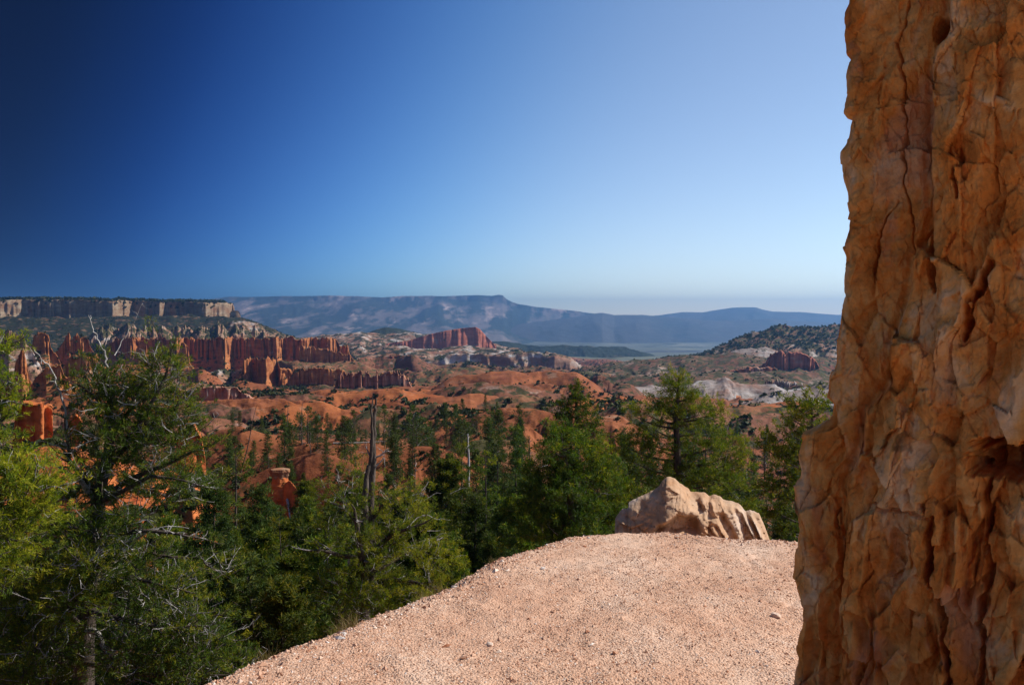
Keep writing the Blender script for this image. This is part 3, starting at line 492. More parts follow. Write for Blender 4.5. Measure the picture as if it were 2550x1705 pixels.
# ------------------------------------------------------------------ ledge in the foreground
def pdist(px, py, poly):
    """distance to a polyline and side (+ right of travel direction)"""
    poly = np.asarray(poly, float); best = np.full(px.shape, 1e9); sd_ = np.zeros(px.shape)
    for a, b in zip(poly[:-1], poly[1:]):
        d = b - a; l2 = (d ** 2).sum() + 1e-12
        t = np.clip(((px - a[0]) * d[0] + (py - a[1]) * d[1]) / l2, 0, 1)
        qx, qy = a[0] + t * d[0], a[1] + t * d[1]; e = np.hypot(px - qx, py - qy)
        m = e < best; best = np.where(m, e, best)
        sd_ = np.where(m, np.sign(d[0] * (py - a[1]) - d[1] * (px - a[0])), sd_)
    return best, sd_
SLOPE = 0.10
def on_ledge(u, v):
    D = ZC / ((v - 790) / F - SLOPE); return ((u - CU) / F * D, D)
edge_px = [(490, 1705), (600, 1662), (720, 1612), (850, 1560), (980, 1510), (1060, 1481), (1130, 1453), (1200, 1415), (1260, 1384), (1320, 1362), (1400, 1340), (1480, 1331), (1560, 1328), (1650, 1329), (1750, 1338), (1860, 1345), (1970, 1350), (2100, 1350)]
E = [(-4.2, -3.0), (-2.9, 0.5), (-2.25, 2.8)] + [on_ledge(*p) for p in edge_px] + [(4.6, 8.6), (7.0, 7.0), (9.0, 3.0)]
def ledge_z(x, y):
    d, s = pdist(x, y, E); d = d * s + 0.07 * fbm(x * 2.3, y * 2.3, 0, 4, 19) + 0.02 * fbm(x * 12, y * 12, 0, 3, 20)         # + outside (left of travel = far side)
    t = d + 0.22
    drop = np.where(t <= 0, 0, np.where(t < 0.9, 1.25 * t * t, 1.25 * 0.81 + 2.25 * (t - 0.9)))
    cap = 1.0 + 9 * (1 - sstep(0.9, 1.6, x) * (1 - sstep(14.0, 16.0, y)) * (1 - sstep(5.5, 8, x)))
    drop = np.minimum(drop, cap)
    z = -SLOPE * y - drop
    z = z + 0.035 * fbm(x * 0.9, y * 0.9, 0, 3, 4) + 0.022 * fbm(x * 3.1, y * 3.1, 0, 3, 6) + (0.012 + 0.05 * sstep(0, 1.5, t)) * fbm(x * 11, y * 11, 0, 3, 8)
    return z + 0.015
xs = np.concatenate([np.linspace(-12, -2.6, 50, endpoint=False), np.linspace(-2.6, 4.2, 420, endpoint=False), np.linspace(4.2, 12, 50)])
ys = np.concatenate([np.linspace(-6, 3.8, 60, endpoint=False), np.linspace(3.8, 10.8, 420, endpoint=False), np.linspace(10.8, 20, 90)])
XX, YY = np.meshgrid(xs, ys, indexing='ij')
ZZ = ledge_z(XX, YY)
M_LEDGE, t_, p_ = newmat('ledge_gravel')
g_ = N(t_, 'ShaderNodeNewGeometry'); ps = g_.outputs['Position']
a1 = noise_n(t_, mapv(t_, ps, (1, 0.6, 1)), 1.4, 6, 0.62); a2 = noise_n(t_, ps, 55, 4, 0.7)
v_ = N(t_, 'ShaderNodeTexVoronoi'); v_.inputs['Scale'].default_value = 62; t_.links.new(ps, v_.inputs['Vector'])
vs_ = N(t_, 'ShaderNodeSeparateColor'); t_.links.new(v_.outputs['Color'], vs_.inputs[0])
cb = ramp_node(t_, [(0.3, (0.54, 0.305, 0.195)), (0.5, (0.61, 0.385, 0.262)), (0.7, (0.68, 0.485, 0.36))], a1).outputs[0]
cb = mixc(t_, 0.75, cb, ramp_node(t_, [(0.25, (0.62, 0.52, 0.46)), (0.5, (1, 1, 1)), (0.75, (1.18, 1.2, 1.22))], a2).outputs[0], 'MULTIPLY')
cb = mixc(t_, 0.6, cb, ramp_node(t_, [(0.0, (0.72, 0.6, 0.52)), (0.3, (1, 1, 1)), (0.85, (1.0, 1.0, 1.0)), (1.0, (1.28, 1.35, 1.4))], vs_.outputs[0]).outputs[0], 'MULTIPLY')
t_.links.new(cb, p_.inputs['Base Color'])
b_ = N(t_, 'ShaderNodeBump'); b_.inputs['Strength'].default_value = 0.9; b_.inputs['Distance'].default_value = 0.012
t_.links.new(mathn(t_, 'ADD', mathn(t_, 'MULTIPLY', v_.outputs['Distance'], -1.0), a2), b_.inputs['Height']); t_.links.new(b_.outputs[0], p_.inputs['Normal'])
lo = link('gravel_ledge', faces_mesh('gravel_ledge', np.stack([XX, YY, ZZ], -1).reshape(-1, 3), grid_faces(len(xs), len(ys)), M_LEDGE))
tag(lo, 'sunlit salmon gravel ledge curving away in the foreground', kind='structure')
# loose gravel: far too many to count
rng = np.random.default_rng(3)
n = 70000
gx = rng.uniform(-1.9, 3.2, n); gy = 4.2 * (10.4 / 4.2) ** rng.random(n)
keep = (np.abs(gx) < gy * 0.42 + 0.3); gx, gy = gx[keep], gy[keep]
dd, ss = pdist(gx, gy, E); keep = (dd * ss < 0.25) & (fbm(gx * 0.8, gy * 0.5, 0, 4, 44) + 0.35 + 0.3 * (dd < 0.6) > rng.random(n_k := len(gx)) * 0.9); gx, gy = gx[keep], gy[keep]; n = len(gx)
gs = 0.0036 + 0.0050 * rng.random(n) ** 3 + 0.016 * (rng.random(n) > 0.992) * rng.random(n)
gs *= 0.7 + gy / 16
dr_, _ = pdist(gx, gy, E); gs = gs * (1 + 1.6 * (dr_ < 0.35) * rng.random(n) ** 4)
gz = ledge_z(gx, gy)
octv = np.array([(1, 0, 0), (0, 1, 0), (-1, 0, 0), (0, -1, 0), (0, 0, 1), (0, 0, -0.4)], float)
octf = np.array([(0, 1, 4), (1, 2, 4), (2, 3, 4), (3, 0, 4), (1, 0, 5), (2, 1, 5), (3, 2, 5), (0, 3, 5)])
ang = rng.uniform(0, 6.28, n); sx = rng.uniform(0.7, 1.4, n); sz = rng.uniform(0.5, 1.0, n)
jv = octv[None] + rng.normal(0, 0.22, (n, 6, 3))
jv = jv * np.stack([sx, 1 / sx, sz], -1)[:, None, :] * gs[:, None, None]
ca, sa = np.cos(ang)[:, None], np.sin(ang)[:, None]
PV = np.stack([jv[..., 0] * ca - jv[..., 1] * sa + gx[:, None], jv[..., 0] * sa + jv[..., 1] * ca + gy[:, None], jv[..., 2] + (gz + gs * 0.15)[:, None]], -1)
tint = np.repeat(rng.random(n), 6)
M_PEB, t_, p_ = newmat('pebbles')
at_n = N(t_, 'ShaderNodeAttribute', attribute_name='tint')
t_.links.new(ramp_node(t_, [(0, (0.36, 0.15, 0.08)), (0.35, (0.54, 0.32, 0.21)), (0.8, (0.62, 0.42, 0.30)), (0.93, (0.68, 0.56, 0.46)), (1, (0.78, 0.72, 0.66))], at_n.outputs['Fac']).outputs[0], p_.inputs['Base Color'])
o = link('loose_gravel', faces_mesh('loose_gravel', PV.reshape(-1, 3), (octf[None] + 6 * np.arange(n)[:, None, None]).reshape(-1, 3), M_PEB, False, {'tint': tint}))
tag(o, 'fine salmon gravel scattered over the foreground ledge', 'gravel', kind='stuff')
# a few stones big enough to point at
def stone(u, v, s, seed, lab, mat=M_PEB, tintv=0.97):
    x, y = on_ledge(u, v)
    th, ph = np.meshgrid(np.linspace(0, math.pi, 10), np.linspace(0, 2 * math.pi, 15)[:-1], indexing='ij')
    d = np.stack([np.sin(th) * np.cos(ph), np.sin(th) * np.sin(ph), np.cos(th)], -1)
    r = 1 + 0.32 * fbm(d[..., 0] * 1.6, d[..., 1] * 1.6, d[..., 2] * 1.6, 2, seed)
    f1, f2, idv, _, _ = worley(d[..., 0] * 1.2 + seed, d[..., 1] * 1.2 + d[..., 2], seed); r = r - 0.25 * f1
    Vv = d * r[..., None] * np.array([1.25, 0.9, 0.62]) * s
    n0 = Vv.shape[1]; Fx = grid_faces(n0, 10, True)  # ring-major
    Vt = Vv.transpose(1, 0, 2).reshape(-1, 3)
    me = faces_mesh('pebble', Vt, Fx, mat, False, {'tint': np.full(len(Vt), tintv)})
    o = link('pebble', me, loc=(x, y, float(ledge_z(np.array([x]), np.array([y]))[0]) + s * 0.25)); o.rotation_euler = (0, 0, seed)
    tag(o, lab, 'stone')
stone(1353, 1426, 0.028, 1, 'white pebble, the brightest one in the upper left of the gravel ledge')
stone(1219, 1622, 0.026, 2, 'flat whitish pebble near the bottom middle of the gravel ledge', tintv=0.9)
stone(1457, 1370, 0.020, 3, 'rust red pebble close under the rim of the ledge', tintv=0.0)
stone(1464, 1592, 0.018, 4, 'brown pebble low in the middle of the gravel ledge', tintv=0.05)
stone(1940, 1545, 0.040, 5, 'long pale stone lying on the gravel near the rock pillar', tintv=0.85)
stone(1132, 1451, 0.028, 6, 'pale pebble perched on the left rim of the ledge', tintv=0.93)
# ------------------------------------------------------------------ boulder behind the rim
M_BOULD = rock_mat('boulder_limestone', 0.9, c1=(0.50, 0.33, 0.21), c2=(0.46, 0.25, 0.13), c3=(0.55, 0.42, 0.32), pale=0.52, veg=0, bump=0.9)
bp = [(1527, 1420), (1531, 1327), (1532, 1291), (1543, 1274), (1550, 1266), (1564, 1265), (1565, 1252), (1572, 1246), (1602, 1232), (1628, 1219), (1641, 1210), (1649, 1196), (1660, 1186), (1668, 1186), (1681, 1192), (1692, 1202), (1702, 1208), (1713, 1214), (1720, 1224), (1756, 1226), (1766, 1235), (1777, 1229), (1792, 1235), (1805, 1245), (1820, 1247), (1841, 1254), (1858, 1273), (1867, 1268), (1890, 1278), (1894, 1286), (1905, 1312), (1918, 1348), (1930, 1400), (1940, 1440)]
nb, mb = 460, 260
c = smooth_line([(a, b, 11.6) for a, b in bp], nb); P = at(c[:, 0], c[:, 1], c[:, 2])
prof = np.array([(-0.75, 1.5), (-0.70, 0.95), (-0.58, 0.62), (-0.34, 0.30), (-0.10, 0.06), (0, 0), (0.35, 0.10), (0.75, 0.5), (0.95, 1.5)])
sp_ = np.concatenate([[0], np.cumsum(np.hypot(np.diff(prof[:, 0]), np.diff(prof[:, 1])))]); q = np.linspace(0, sp_[-1], mb)
off = np.interp(q, sp_, prof[:, 0])[None] * np.ones((nb, 1)); drop = np.interp(q, sp_, prof[:, 1])[None] * np.ones((nb, 1))
front = (off < 0)
bu = c[:, 0][:, None] * np.ones((1, mb)); bv = c[:, 1][:, None] + drop * F / 11.6
fw = sstep(0, 0.12, drop) * front
wq = 9 * fbm(bu / 40, bv / 40, 0, 3, 3)
qd = 0.90 * (bu - 1700) - 0.48 * (bv - 1250) + wq
rgt = sstep(1690, 1725, bu - (bv - 1190) * 0.35)
fl = np.abs(vnoise(qd / 19, bv / 120, 0, 8)); fl2 = np.abs(vnoise(qd / 8, bv / 45, 0, 9))
ridge_u = np.interp(bv, [1180, 1215, 1250, 1262, 1290, 1330], [1668, 1690, 1716, 1730, 1748, 1765])
disp = rgt * (0.17 * (0.5 - 2.0 * np.minimum(fl, 0.5)) + 0.05 * (0.5 - 2 * np.minimum(fl2, 0.5)))
disp += np.where(bu < ridge_u, 0.16 - 0.0011 * (ridge_u - bu), 0.16 - 0.10 * sstep(0, 14, bu - ridge_u)) * sstep(1570, 1640, bu)
f1, f2, idv, dx_b, _ = worley(bu / 40, bv / 26, 5)
low = sstep(1286, 1300, bv - 0.05 * (bu - 1650))
disp += low * (0.10 * idv + 0.10 * (idv - 0.5) * dx_b - 0.05 * (1 - sstep(0.0, 0.14, f2 - f1)))
over_line = np.interp(bu, [1540, 1630, 1690, 1735, 1760], [1300, 1288, 1252, 1262, 1300])
under = sstep(-2, 26, bv - over_line) * (1 - sstep(1300, 1312, bv)) * sstep(1622, 1645, bu) * (1 - sstep(1735, 1745, bu))
disp -= 0.26 * under
disp += 0.10 * np.exp(-((bv - over_line) / 16.0) ** 2) * sstep(1622, 1660, bu) * (1 - sstep(1735, 1745, bu))
g1, g2, gi, gx_, gy_ = worley(bu / 26 + 0.03 * wq, bv / 17, 25); disp += 0.03 * (gi - 0.5) + 0.09 * (gi - 0.5) * gx_ + 0.05 * (0.5 - gi) * gy_ - 0.02 * (1 - sstep(0, 0.08, g2 - g1))
disp += 0.020 * ridged(bu / 10, bv / 10, 0, 4, 12) + 0.02 * fbm(bu / 60, bv / 60, 0, 3, 14)
lev = 1 - sstep(-8, 60, np.abs(bu - 1560) * 0)
off = off - disp * fw
# upper right profile thickens away from the nose of the rock
r = P[:, :2] / np.linalg.norm(P[:, :2], axis=1)[:, None]
zz = P[:, 2][:, None] - drop + 0.012 * fbm(bu / 6, off * 9, 0, 3, 15) * (drop < 0.3)
Vb = np.stack([P[:, 0][:, None] + r[:, 0][:, None] * off, P[:, 1][:, None] + r[:, 1][:, None] * off, zz], -1)
tag(link('boulder', faces_mesh('boulder', Vb.reshape(-1, 3), grid_faces(nb, mb), M_BOULD)), 'cream boulder with a pointed nose and slanting ridges behind the gravel rim', 'boulder')
# ------------------------------------------------------------------ rock pillar at the right
M_WALL, t_, p_ = newmat('pillar_rock')
g_ = N(t_, 'ShaderNodeNewGeometry'); ps = g_.outputs['Position']
n1 = noise_n(t_, mapv(t_, ps, (1, 1, 0.55)), 6.0, 6, 0.6, 0.4); n2 = noise_n(t_, ps, 19, 6, 0.65); n3 = noise_n(t_, mapv(t_, ps, (1, 1, 0.7)), 3.4, 4, 0.6)
cb = ramp_node(t_, [(0.30, (0.52, 0.155, 0.026)), (0.44, (0.76, 0.275, 0.058)), (0.54, (0.82, 0.385, 0.115)), (0.66, (0.86, 0.54, 0.29))], n1).outputs[0]
cb = mixc(t_, ramp_node(t_, [(0.56, (0, 0, 0)), (0.66, (0.26, 0.26, 0.26))], n3).outputs[0], cb, (0.52, 0.41, 0.37))
cb = mixc(t_, 0.6, cb, ramp_node(t_, [(0.3, (0.6, 0.5, 0.45)), (0.5, (1, 1, 1)), (0.7, (1.15, 1.2, 1.2))], n2).outputs[0], 'MULTIPLY')
t_.links.new(cb, p_.inputs['Base Color'])
b_ = N(t_, 'ShaderNodeBump'); b_.inputs['Strength'].default_value = 0.75; b_.inputs['Distance'].default_value = 0.014
t_.links.new(noise_n(t_, ps, 38, 7, 0.6), b_.inputs['Height']); t_.links.new(b_.outputs[0], p_.inputs['Normal'])
WA = np.array([1.225, 3.0]); Wt = np.array([0.747, -0.664]); Wn = np.array([-0.664, -0.747])
def wall_px(u, v):
    a = (np.asarray(u, float) - CU) / F; D = (WA @ Wn) / (a * Wn[0] + Wn[1]); Pq = at(u, v, D)
    return (Pq[..., 0] - WA[0]) * Wt[0] + (Pq[..., 1] - WA[1]) * Wt[1], Pq[..., 2]
eg = [(2160, -700), (2120, -420), (2130, -200), (2105, -60), (2100, 0), (2087, 22), (2090, 81), (2096, 146), (2089, 184), (2092, 222), (2083, 255), (2084, 275), (2092, 286), (2107, 288), (2102, 314), (2096, 352), (2080, 374), (2079, 401), (2089, 471), (2102, 526), (2092, 569), (2084, 607), (2090, 640), (2086, 688), (2087, 734), (2078, 759), (2076, 802), (2071, 840), (2066, 850), (2068, 904), (2054, 937), (2047, 992), (2062, 1008), (2055, 1046), (2031, 1060), (1990, 1080), (1977, 1133), (1975, 1193), (1964, 1206), (1968, 1275), (1976, 1324), (1968, 1395), (1961, 1444), (1974, 1490), (1986, 1510), (1982, 1548), (1971, 1597), (1968, 1657), (1965, 1705), (1950, 1900), (1930, 2400), (1900, 3000)]
ew, ez = wall_px([e[0] for e in eg], [e[1] for e in eg])
zr = np.concatenate([np.linspace(-1.4, -0.62, 30, endpoint=False), np.linspace(-0.62, 3.05, 860, endpoint=False), np.linspace(3.05, 6.0, 90)])
od = np.argsort(ez); edge_w = np.interp(zr, ez[od], ew[od])
edge_w = edge_w + 0.006 * fbm(zr * 14, 0, 0, 4, 2) + 0.0
# columns: parameter k<0 wraps round the left side to the back, k>=0 across the face
kf = np.concatenate([np.linspace(0, 0.86, 620, endpoint=False), np.linspace(0.86, 2.6, 60)])
kb = np.linspace(-1.1, 0, 90, endpoint=False)
kk = np.concatenate([kb, kf])
RR = 0.085                                    # rounding of the left edge
def blocks_edge(a, b):
    f1, f2, idv, _, _ = worley(a * 9 + 3, b * 11, 105); return idv * 1.6 - 0.8
K, ZR = np.meshgrid(kk, zr, indexing='ij'); EW = edge_w[None, :] * np.ones((len(kk), 1))
face_w = EW + np.maximum(K, 0)
t = np.clip(np.maximum(K, 0) / RR, 0, 1)
depth = RR * (1 - np.sqrt(np.maximum(0, 1 - (1 - t) ** 2)))      # away from the viewer
depth = depth + np.maximum(-K, 0)
face_w = face_w + 0.12 * np.maximum(-K, 0) * (0.5 + fbm(K * 3, ZR * 2, 0, 3, 9))
face_w = face_w - (1 - sstep(0.0, 0.10, np.maximum(K, 0))) * (0.009 * fbm(ZR * 10, K * 12, 0, 5, 102) + 0.007 * blocks_edge(K, ZR))
px = WA[0] + Wt[0] * face_w; py = WA[1] + Wt[1] * face_w
# photo coordinates of the undisplaced face
cp, sp__ = math.cos(PITCH), math.sin(PITCH); pz = ZR - ZC
fwd = py * cp - pz * sp__; up = py * sp__ + pz * cp
pu = CU + F * px / fwd; pv = CV - F * up / fwd
mpp = 0.0014
wa = 24 * fbm(pu / 110, pv / 150, 0, 2, 61) + 2.5 * fbm(pu / 14, pv / 14, 0, 2, 63); wb = 30 * fbm(pu / 110, pv / 150, 0, 2, 62) + 2.5 * fbm(pu / 14, pv / 14, 0, 2, 64)
pu2 = pu + wa; pv2 = pv + wb
dsp = np.zeros_like(pu)                       # towards the viewer, in photo pixels
B1 = [(2430, -700), (2380, -150), (2366, 54), (2371, 103), (2344, 130), (2328, 190), (2315, 303), (2323, 380), (2320, 434), (2325, 520), (2328, 575), (2301, 618), (2279, 650), (2268, 720), (2252, 775), (2236, 824), (2232, 900), (2227, 948), (2190, 985), (2162, 1013), (2150, 1106), (2120, 1190), (2110, 1300), (2104, 1500), (2090, 1750), (2060, 2600)]
d1, s1 = pdist(pu + 0.25 * wa, pv, B1)
sg = -d1 * s1 if False else d1 * s1
sg = np.where(pu + 0.25 * wa > np.interp(pv, [b[1] for b in B1], [b[0] for b in B1]), d1, -d1)
dsp += 46 * sstep(-3, 26, sg) + 22 * sstep(20, 160, sg) - 14 * np.exp(-((sg + 8) / 10.0) ** 2)
def blocks(sx_, sy_, amp_, gap, seed, gapw=0.10):
    f1, f2, idv, dx, dy = worley(pu2 / sx_, pv2 / sy_, seed)
    tilt = (idv - 0.5) * dx * 1.1 + (_h(np.floor(idv * 997), np.floor(idv * 313), np.zeros_like(idv), seed) - 0.5) * dy * 1.1
    return amp_ * (0.85 * idv - 0.05 * f1 ** 2 + 1.7 * tilt) - gap * (1 - sstep(0, gapw, f2 - f1))
lowm = sstep(1190, 1260, pv); mid = sstep(700, 900, pv)
rightm = sstep(0, 30, sg)
dsp += blocks(105, 210, 50, 3, 71, 0.04) * (0.40 + 0.6 * rightm)
dsp += blocks(50, 95, 24, 1.0, 73, 0.04) * (0.45 + 0.5 * rightm + 0.3 * mid)
dsp += blocks(27, 34, 6.5, 0.3, 75, 0.06) + blocks(12, 14, 2.2, 0.0, 76, 0.08)
hb = pv + 0.35 * pu2 + 20 * fbm(pu / 80, pv / 60, 0, 3, 111)
dsp += 7 * (vnoise(hb / 46, 0.5, 0, 112)) + 2.5 * vnoise(hb / 17, pu / 160, 0, 113)
dsp += 14 * fbm(pu2 / 130, pv2 / 260, 0, 2, 81) + 3 * ridged(pu2 / 40, pv2 / 60, 0, 4, 83) + 2.6 * ridged(pu / 11, pv / 12, 0, 4, 85)
# columnar flutes in the lower part
fu = pu + 14 * fbm(pv / 130, pu / 300, 0, 3, 88)
dsp += lowm * (26 * (1 - 2.2 * np.minimum(np.abs(vnoise(fu / 52, pv / 420, 0, 91)), 0.45)) - 16)
def cleft(poly, wdt, dep, hard=1.0):
    global dsp
    d, s = pdist(pu + 11 * fbm(pu / 30, pv / 30, 0, 4, 95), pv + 9 * fbm(pu / 26, pv / 26, 0, 4, 96), poly)
    ys_ = [p[1] for p in poly]; tp_ = np.clip((pv - min(ys_)) / (max(ys_) - min(ys_) + 1e-6), 0, 1); tap = 0.25 + 0.75 * np.sin(math.pi * np.clip(0.12 + 0.76 * tp_, 0, 1)) ** 0.8
    w2 = wdt * 1.1 * tap * (0.75 + 0.55 * vnoise(pv / 21, pu / 60, 0, 97 + int(dep)))
    dsp -= dep * tap * (1 - sstep(w2 * 0.1, w2 + 1.0, d))
cleft([(2269, -200), (2269, 0), (2255, 81), (2241, 108), (2252, 163), (2260, 217), (2260, 303), (2260, 407), (2258, 471), (2274, 542), (2282, 575), (2282, 632)], 5, 26)
cleft([(2238, 500), (2225, 526), (2203, 569), (2184, 612), (2182, 661), (2179, 708)], 4.5, 18)
cleft([(2334, 570), (2344, 678), (2352, 730)], 15, 75)
cleft([(2491, 655), (2464, 715), (2436, 759), (2423, 845)], 16, 75)
cleft([(2352, 1268), (2344, 1384), (2358, 1477), (2383, 1570), (2392, 1720)], 15, 75)
cleft([(2486, 1180), (2486, 1232), (2483, 1395), (2467, 1504), (2462, 1720)], 16, 80)
cleft([(2088, 1270), (2091, 1297), (2102, 1341), (2099, 1395), (2107, 1504), (2110, 1559), (2102, 1625), (2096, 1720)], 11, 50)
cleft([(2200, 1240), (2225, 1255), (2290, 1262), (2352, 1268)], 9, 34)
cleft([(2232, 850), (2228, 900), (2227, 955)], 11, 60)
cleft([(2412, 380), (2405, 460), (2412, 505)], 9, 36)
cleft([(2328, 620), (2300, 610), (2326, 570)], 10, 30)
cleft([(2325, 1230), (2328, 1260)], 9, 40)
for (hx, hy, hw, hh_, dep) in [(2356, 84, 22, 30, 90), (2525, 1132, 84, 50, 190), (2252, 1370, 24, 78, 34), (2440, 1400, 16, 90, 22)]:
    q_ = np.maximum(np.abs(pu - hx + 0.25 * (pv - hy)) / hw, np.abs(pv - hy) / hh_) * 0.6 + 0.4 * np.hypot((pu - hx) / hw, (pv - hy) / hh_) + 0.45 * fbm(pu / 34, pv / 30, 0, 4, 97)
    dsp -= dep * (1 - sstep(0.62, 1.05, q_))
wgt = sstep(-0.02, 0.05, K)
ed = sstep(0, 0.06, K) * 0.75 + 0.25
fade = 1 - sstep(0.9, 1.3, K) * 0.3
back = 0.10 * fbm(K * 4, ZR * 3, 0, 5, 99) * sstep(0.0, 0.15, -K)
dm = np.clip(dsp, -230, 140) * mpp * wgt * ed * fade + back
bx = px + Wn[0] * (dm - depth); by = py + Wn[1] * (dm - depth)
Vw = np.stack([bx, by, ZR], -1)
nk, nz = len(kk), len(zr)
# close it: back face and top
bk = np.stack([Vw[-1, :, 0] - Wn[0] * 1.1, Vw[-1, :, 1] - Wn[1] * 1.1, zr], -1)[None]
Vall = np.concatenate([Vw, bk], 0); Fw = grid_faces(nk + 1, nz, True)
nv = Vall.shape[0] * nz
ctr = Vall[:, -1].mean(0) + np.array([0, 0, 0.25]); Vf = np.concatenate([Vall.reshape(-1, 3), ctr[None]])
ring = np.arange(nk + 1) * nz + nz - 1
capf = np.stack([ring, np.roll(ring, -1), np.full(nk + 1, nv)], -1)
loops = np.concatenate([Fw.ravel(), capf.ravel()]); tot = np.concatenate([np.full(len(Fw), 4), np.full(len(capf), 3)]); st = np.concatenate([[0], np.cumsum(tot)[:-1]])
tag(link('rock_pillar', mesh_raw('rock_pillar', Vf, loops, st, tot, M_WALL)), 'cracked orange rock pillar standing close by along the right edge', 'rock wall')
# small knob hanging on the silhouette

# dry grass on the crumbling rim
def grass(u, v, h, nb_, seed, lab):
    x, y = on_ledge(u, v); z = float(ledge_z(np.array([x]), np.array([y]))[0]) - 0.02; rg = np.random.default_rng(seed)
    T_p = rg.normal(0, 0.028, (nb_, 3)) * np.array([1.3, 1, 0]); d = rg.normal(0, 0.35, (nb_, 3)); d[:, 2] = 1; d /= np.linalg.norm(d, axis=1)[:, None]
    w_ = np.cross(d, rg.normal(0, 1, (nb_, 3))); w_ /= np.linalg.norm(w_, axis=1)[:, None]; L = h * rg.uniform(0.5, 1.1, (nb_, 1))
    mid = T_p + d * L * 0.55; tip = T_p + d * L + np.array([0, 0, -0.25]) * L * rg.random((nb_, 1)) + rg.normal(0, 0.15, (nb_, 3)) * L
    V_ = np.stack([T_p - w_ * 0.0015, T_p + w_ * 0.0015, mid + w_ * 0.001, mid - w_ * 0.001, tip, tip], 1)
    b = 6 * np.arange(nb_)[:, None]; Fq = np.concatenate([b + np.array([[0, 1, 2, 3]])], 0); Ft = b + np.array([[3, 2, 4]])
    lp = np.concatenate([Fq.ravel(), Ft.ravel()]); tt = np.concatenate([np.full(nb_, 4), np.full(nb_, 3)]); st = np.concatenate([[0], np.cumsum(tt)[:-1]])
    o = link('grass_tuft', mesh_raw('grass_tuft', V_.reshape(-1, 3), lp, st, tt, M_GRASS, False, {'tint': np.repeat(rg.random(nb_), 6)}), loc=(x, y, z)); tag(o, lab, 'grass tuft')
M_GRASS = leaf_mat('dry_grass', (0.10, 0.075, 0.025), (0.24, 0.17, 0.07), (0.38, 0.30, 0.16), 0.3)
for u_, v_, h_, n_, l_ in [(1092, 1470, 0.16, 90, 'dry grass tuft on the rim just left of the pale perched pebble'), (1050, 1486, 0.12, 70, 'small straw-coloured tuft on the rim below the twisted pine'), (868, 1556, 0.17, 110, 'tall dry tuft halfway down the left rim of the ledge'), (838, 1566, 0.12, 80, 'low dry tuft beside the tall dry tuft on the rim'), (655, 1642, 0.14, 90, 'dry tuft lowest on the left rim of the gravel ledge'), (1230, 1400, 0.09, 60, 'tiny dry tuft highest on the left rim')]:
    grass(u_, v_, h_, n_, int(u_), l_)
# ------------------------------------------------------------------ height look-ups
bvhs = [BVHTree.FromPolygons([tuple(p) for p in V_.astype(float)], [tuple(f) for f in F_.tolist()]) for V_, F_ in surfs]
def height(x, y):
    z = None
    for b in bvhs:
        h = b.ray_cast(Vector((x, y, 900.0)), Vector((0, 0, -1)))[0]
        if h is not None and (z is None or h.z > z): z = h.z
    return z
def hit(u, v):
    p = Vector(at(u, v, 100.0)); o = Vector((0, 0, ZC)); d = (p - o).normalized(); best = None
    for b in bvhs:
        h, nn, i, ds = b.ray_cast(o + d * 14, d)
        if h is not None and (best is None or ds < best[0]): best = (ds, h)
    return best[1] if best else None
# ------------------------------------------------------------------ trees
class Tree:
    def __init__(s, seed): s.rng = np.random.default_rng(seed); s.seg = []; s.dead = []; s.tp = []; s.td = []; s.ts = []; s.tt = []
    def tube(s, pts, r0, r1, dead=False):
        pts = np.asarray(pts, float); k = len(pts); rr = np.linspace(r0, r1, k)
        L = s.dead if dead else s.seg
        for i in range(k - 1): L.append((*pts[i], *pts[i + 1], rr[i], rr[i + 1]))
    def tufts(s, P, Dr, S, T):
        s.tp.append(P); s.td.append(Dr); s.ts.append(S); s.tt.append(T)
def prisms(seg, k):
    """round-ish tapered tubes, one per segment"""
    a = np.array(seg); A = a[:, :3]; B = a[:, 3:6]; d = B - A; d /= np.linalg.norm(d, axis=1)[:, None] + 1e-9
    ref = np.where(np.abs(d[:, 2:3]) > 0.9, np.array([[1.0, 0, 0]]), np.array([[0, 0, 1.0]]))
    x = np.cross(ref, d); x /= np.linalg.norm(x, axis=1)[:, None] + 1e-9; y = np.cross(d, x)
    an = np.arange(k) * 2 * math.pi / k
    ring = x[:, None] * np.cos(an)[None, :, None] + y[:, None] * np.sin(an)[None, :, None]
    B2 = B + d * a[:, 7:8] * 0.4
    V_ = np.concatenate([A[:, None] + ring * a[:, 6][:, None, None], B2[:, None] + ring * a[:, 7][:, None, None]], 1)
    i = np.arange(k); f = np.stack([i, (i + 1) % k, k + (i + 1) % k, k + i], -1)
    Fc = (f[None] + (2 * k) * np.arange(len(a))[:, None, None]).reshape(-1, 4)
    return V_.reshape(-1, 3), Fc
def needles(T, blades, lw, spread=0.95):
    P = np.concatenate(T.tp); Dr = np.concatenate(T.td); S = np.concatenate(T.ts); tt = np.concatenate(T.tt); n = len(P); rg = T.rng
    d = Dr[:, None] + rg.normal(0, spread, (n, blades, 3)); d /= np.linalg.norm(d, axis=2)[..., None] + 1e-9
    p = P[:, None] + rg.normal(0, 0.22, (n, blades, 3)) * S[:, None, None]
    L = S[:, None, None] * rg.uniform(0.6, 1.15, (n, blades, 1))
    q = rg.normal(0, 1, (n, blades, 3)); w_ = np.cross(d, q); w_ /= np.linalg.norm(w_, axis=2)[..., None] + 1e-9; w_ = w_ * L * lw
    mid = p + d * L * 0.5
    V_ = np.stack([p, mid - w_, p + d * L, mid + w_], 2)
    tn = np.repeat(np.clip(tt[:, None] + rg.normal(0, 0.10, (n, blades)), 0, 1)[..., None], 4, 2)
    return V_.reshape(-1, 3), np.arange(n * blades * 4).reshape(-1, 4), tn.ravel()
def unit(v): v = np.asarray(v, float); return v / (np.linalg.norm(v) + 1e-9)
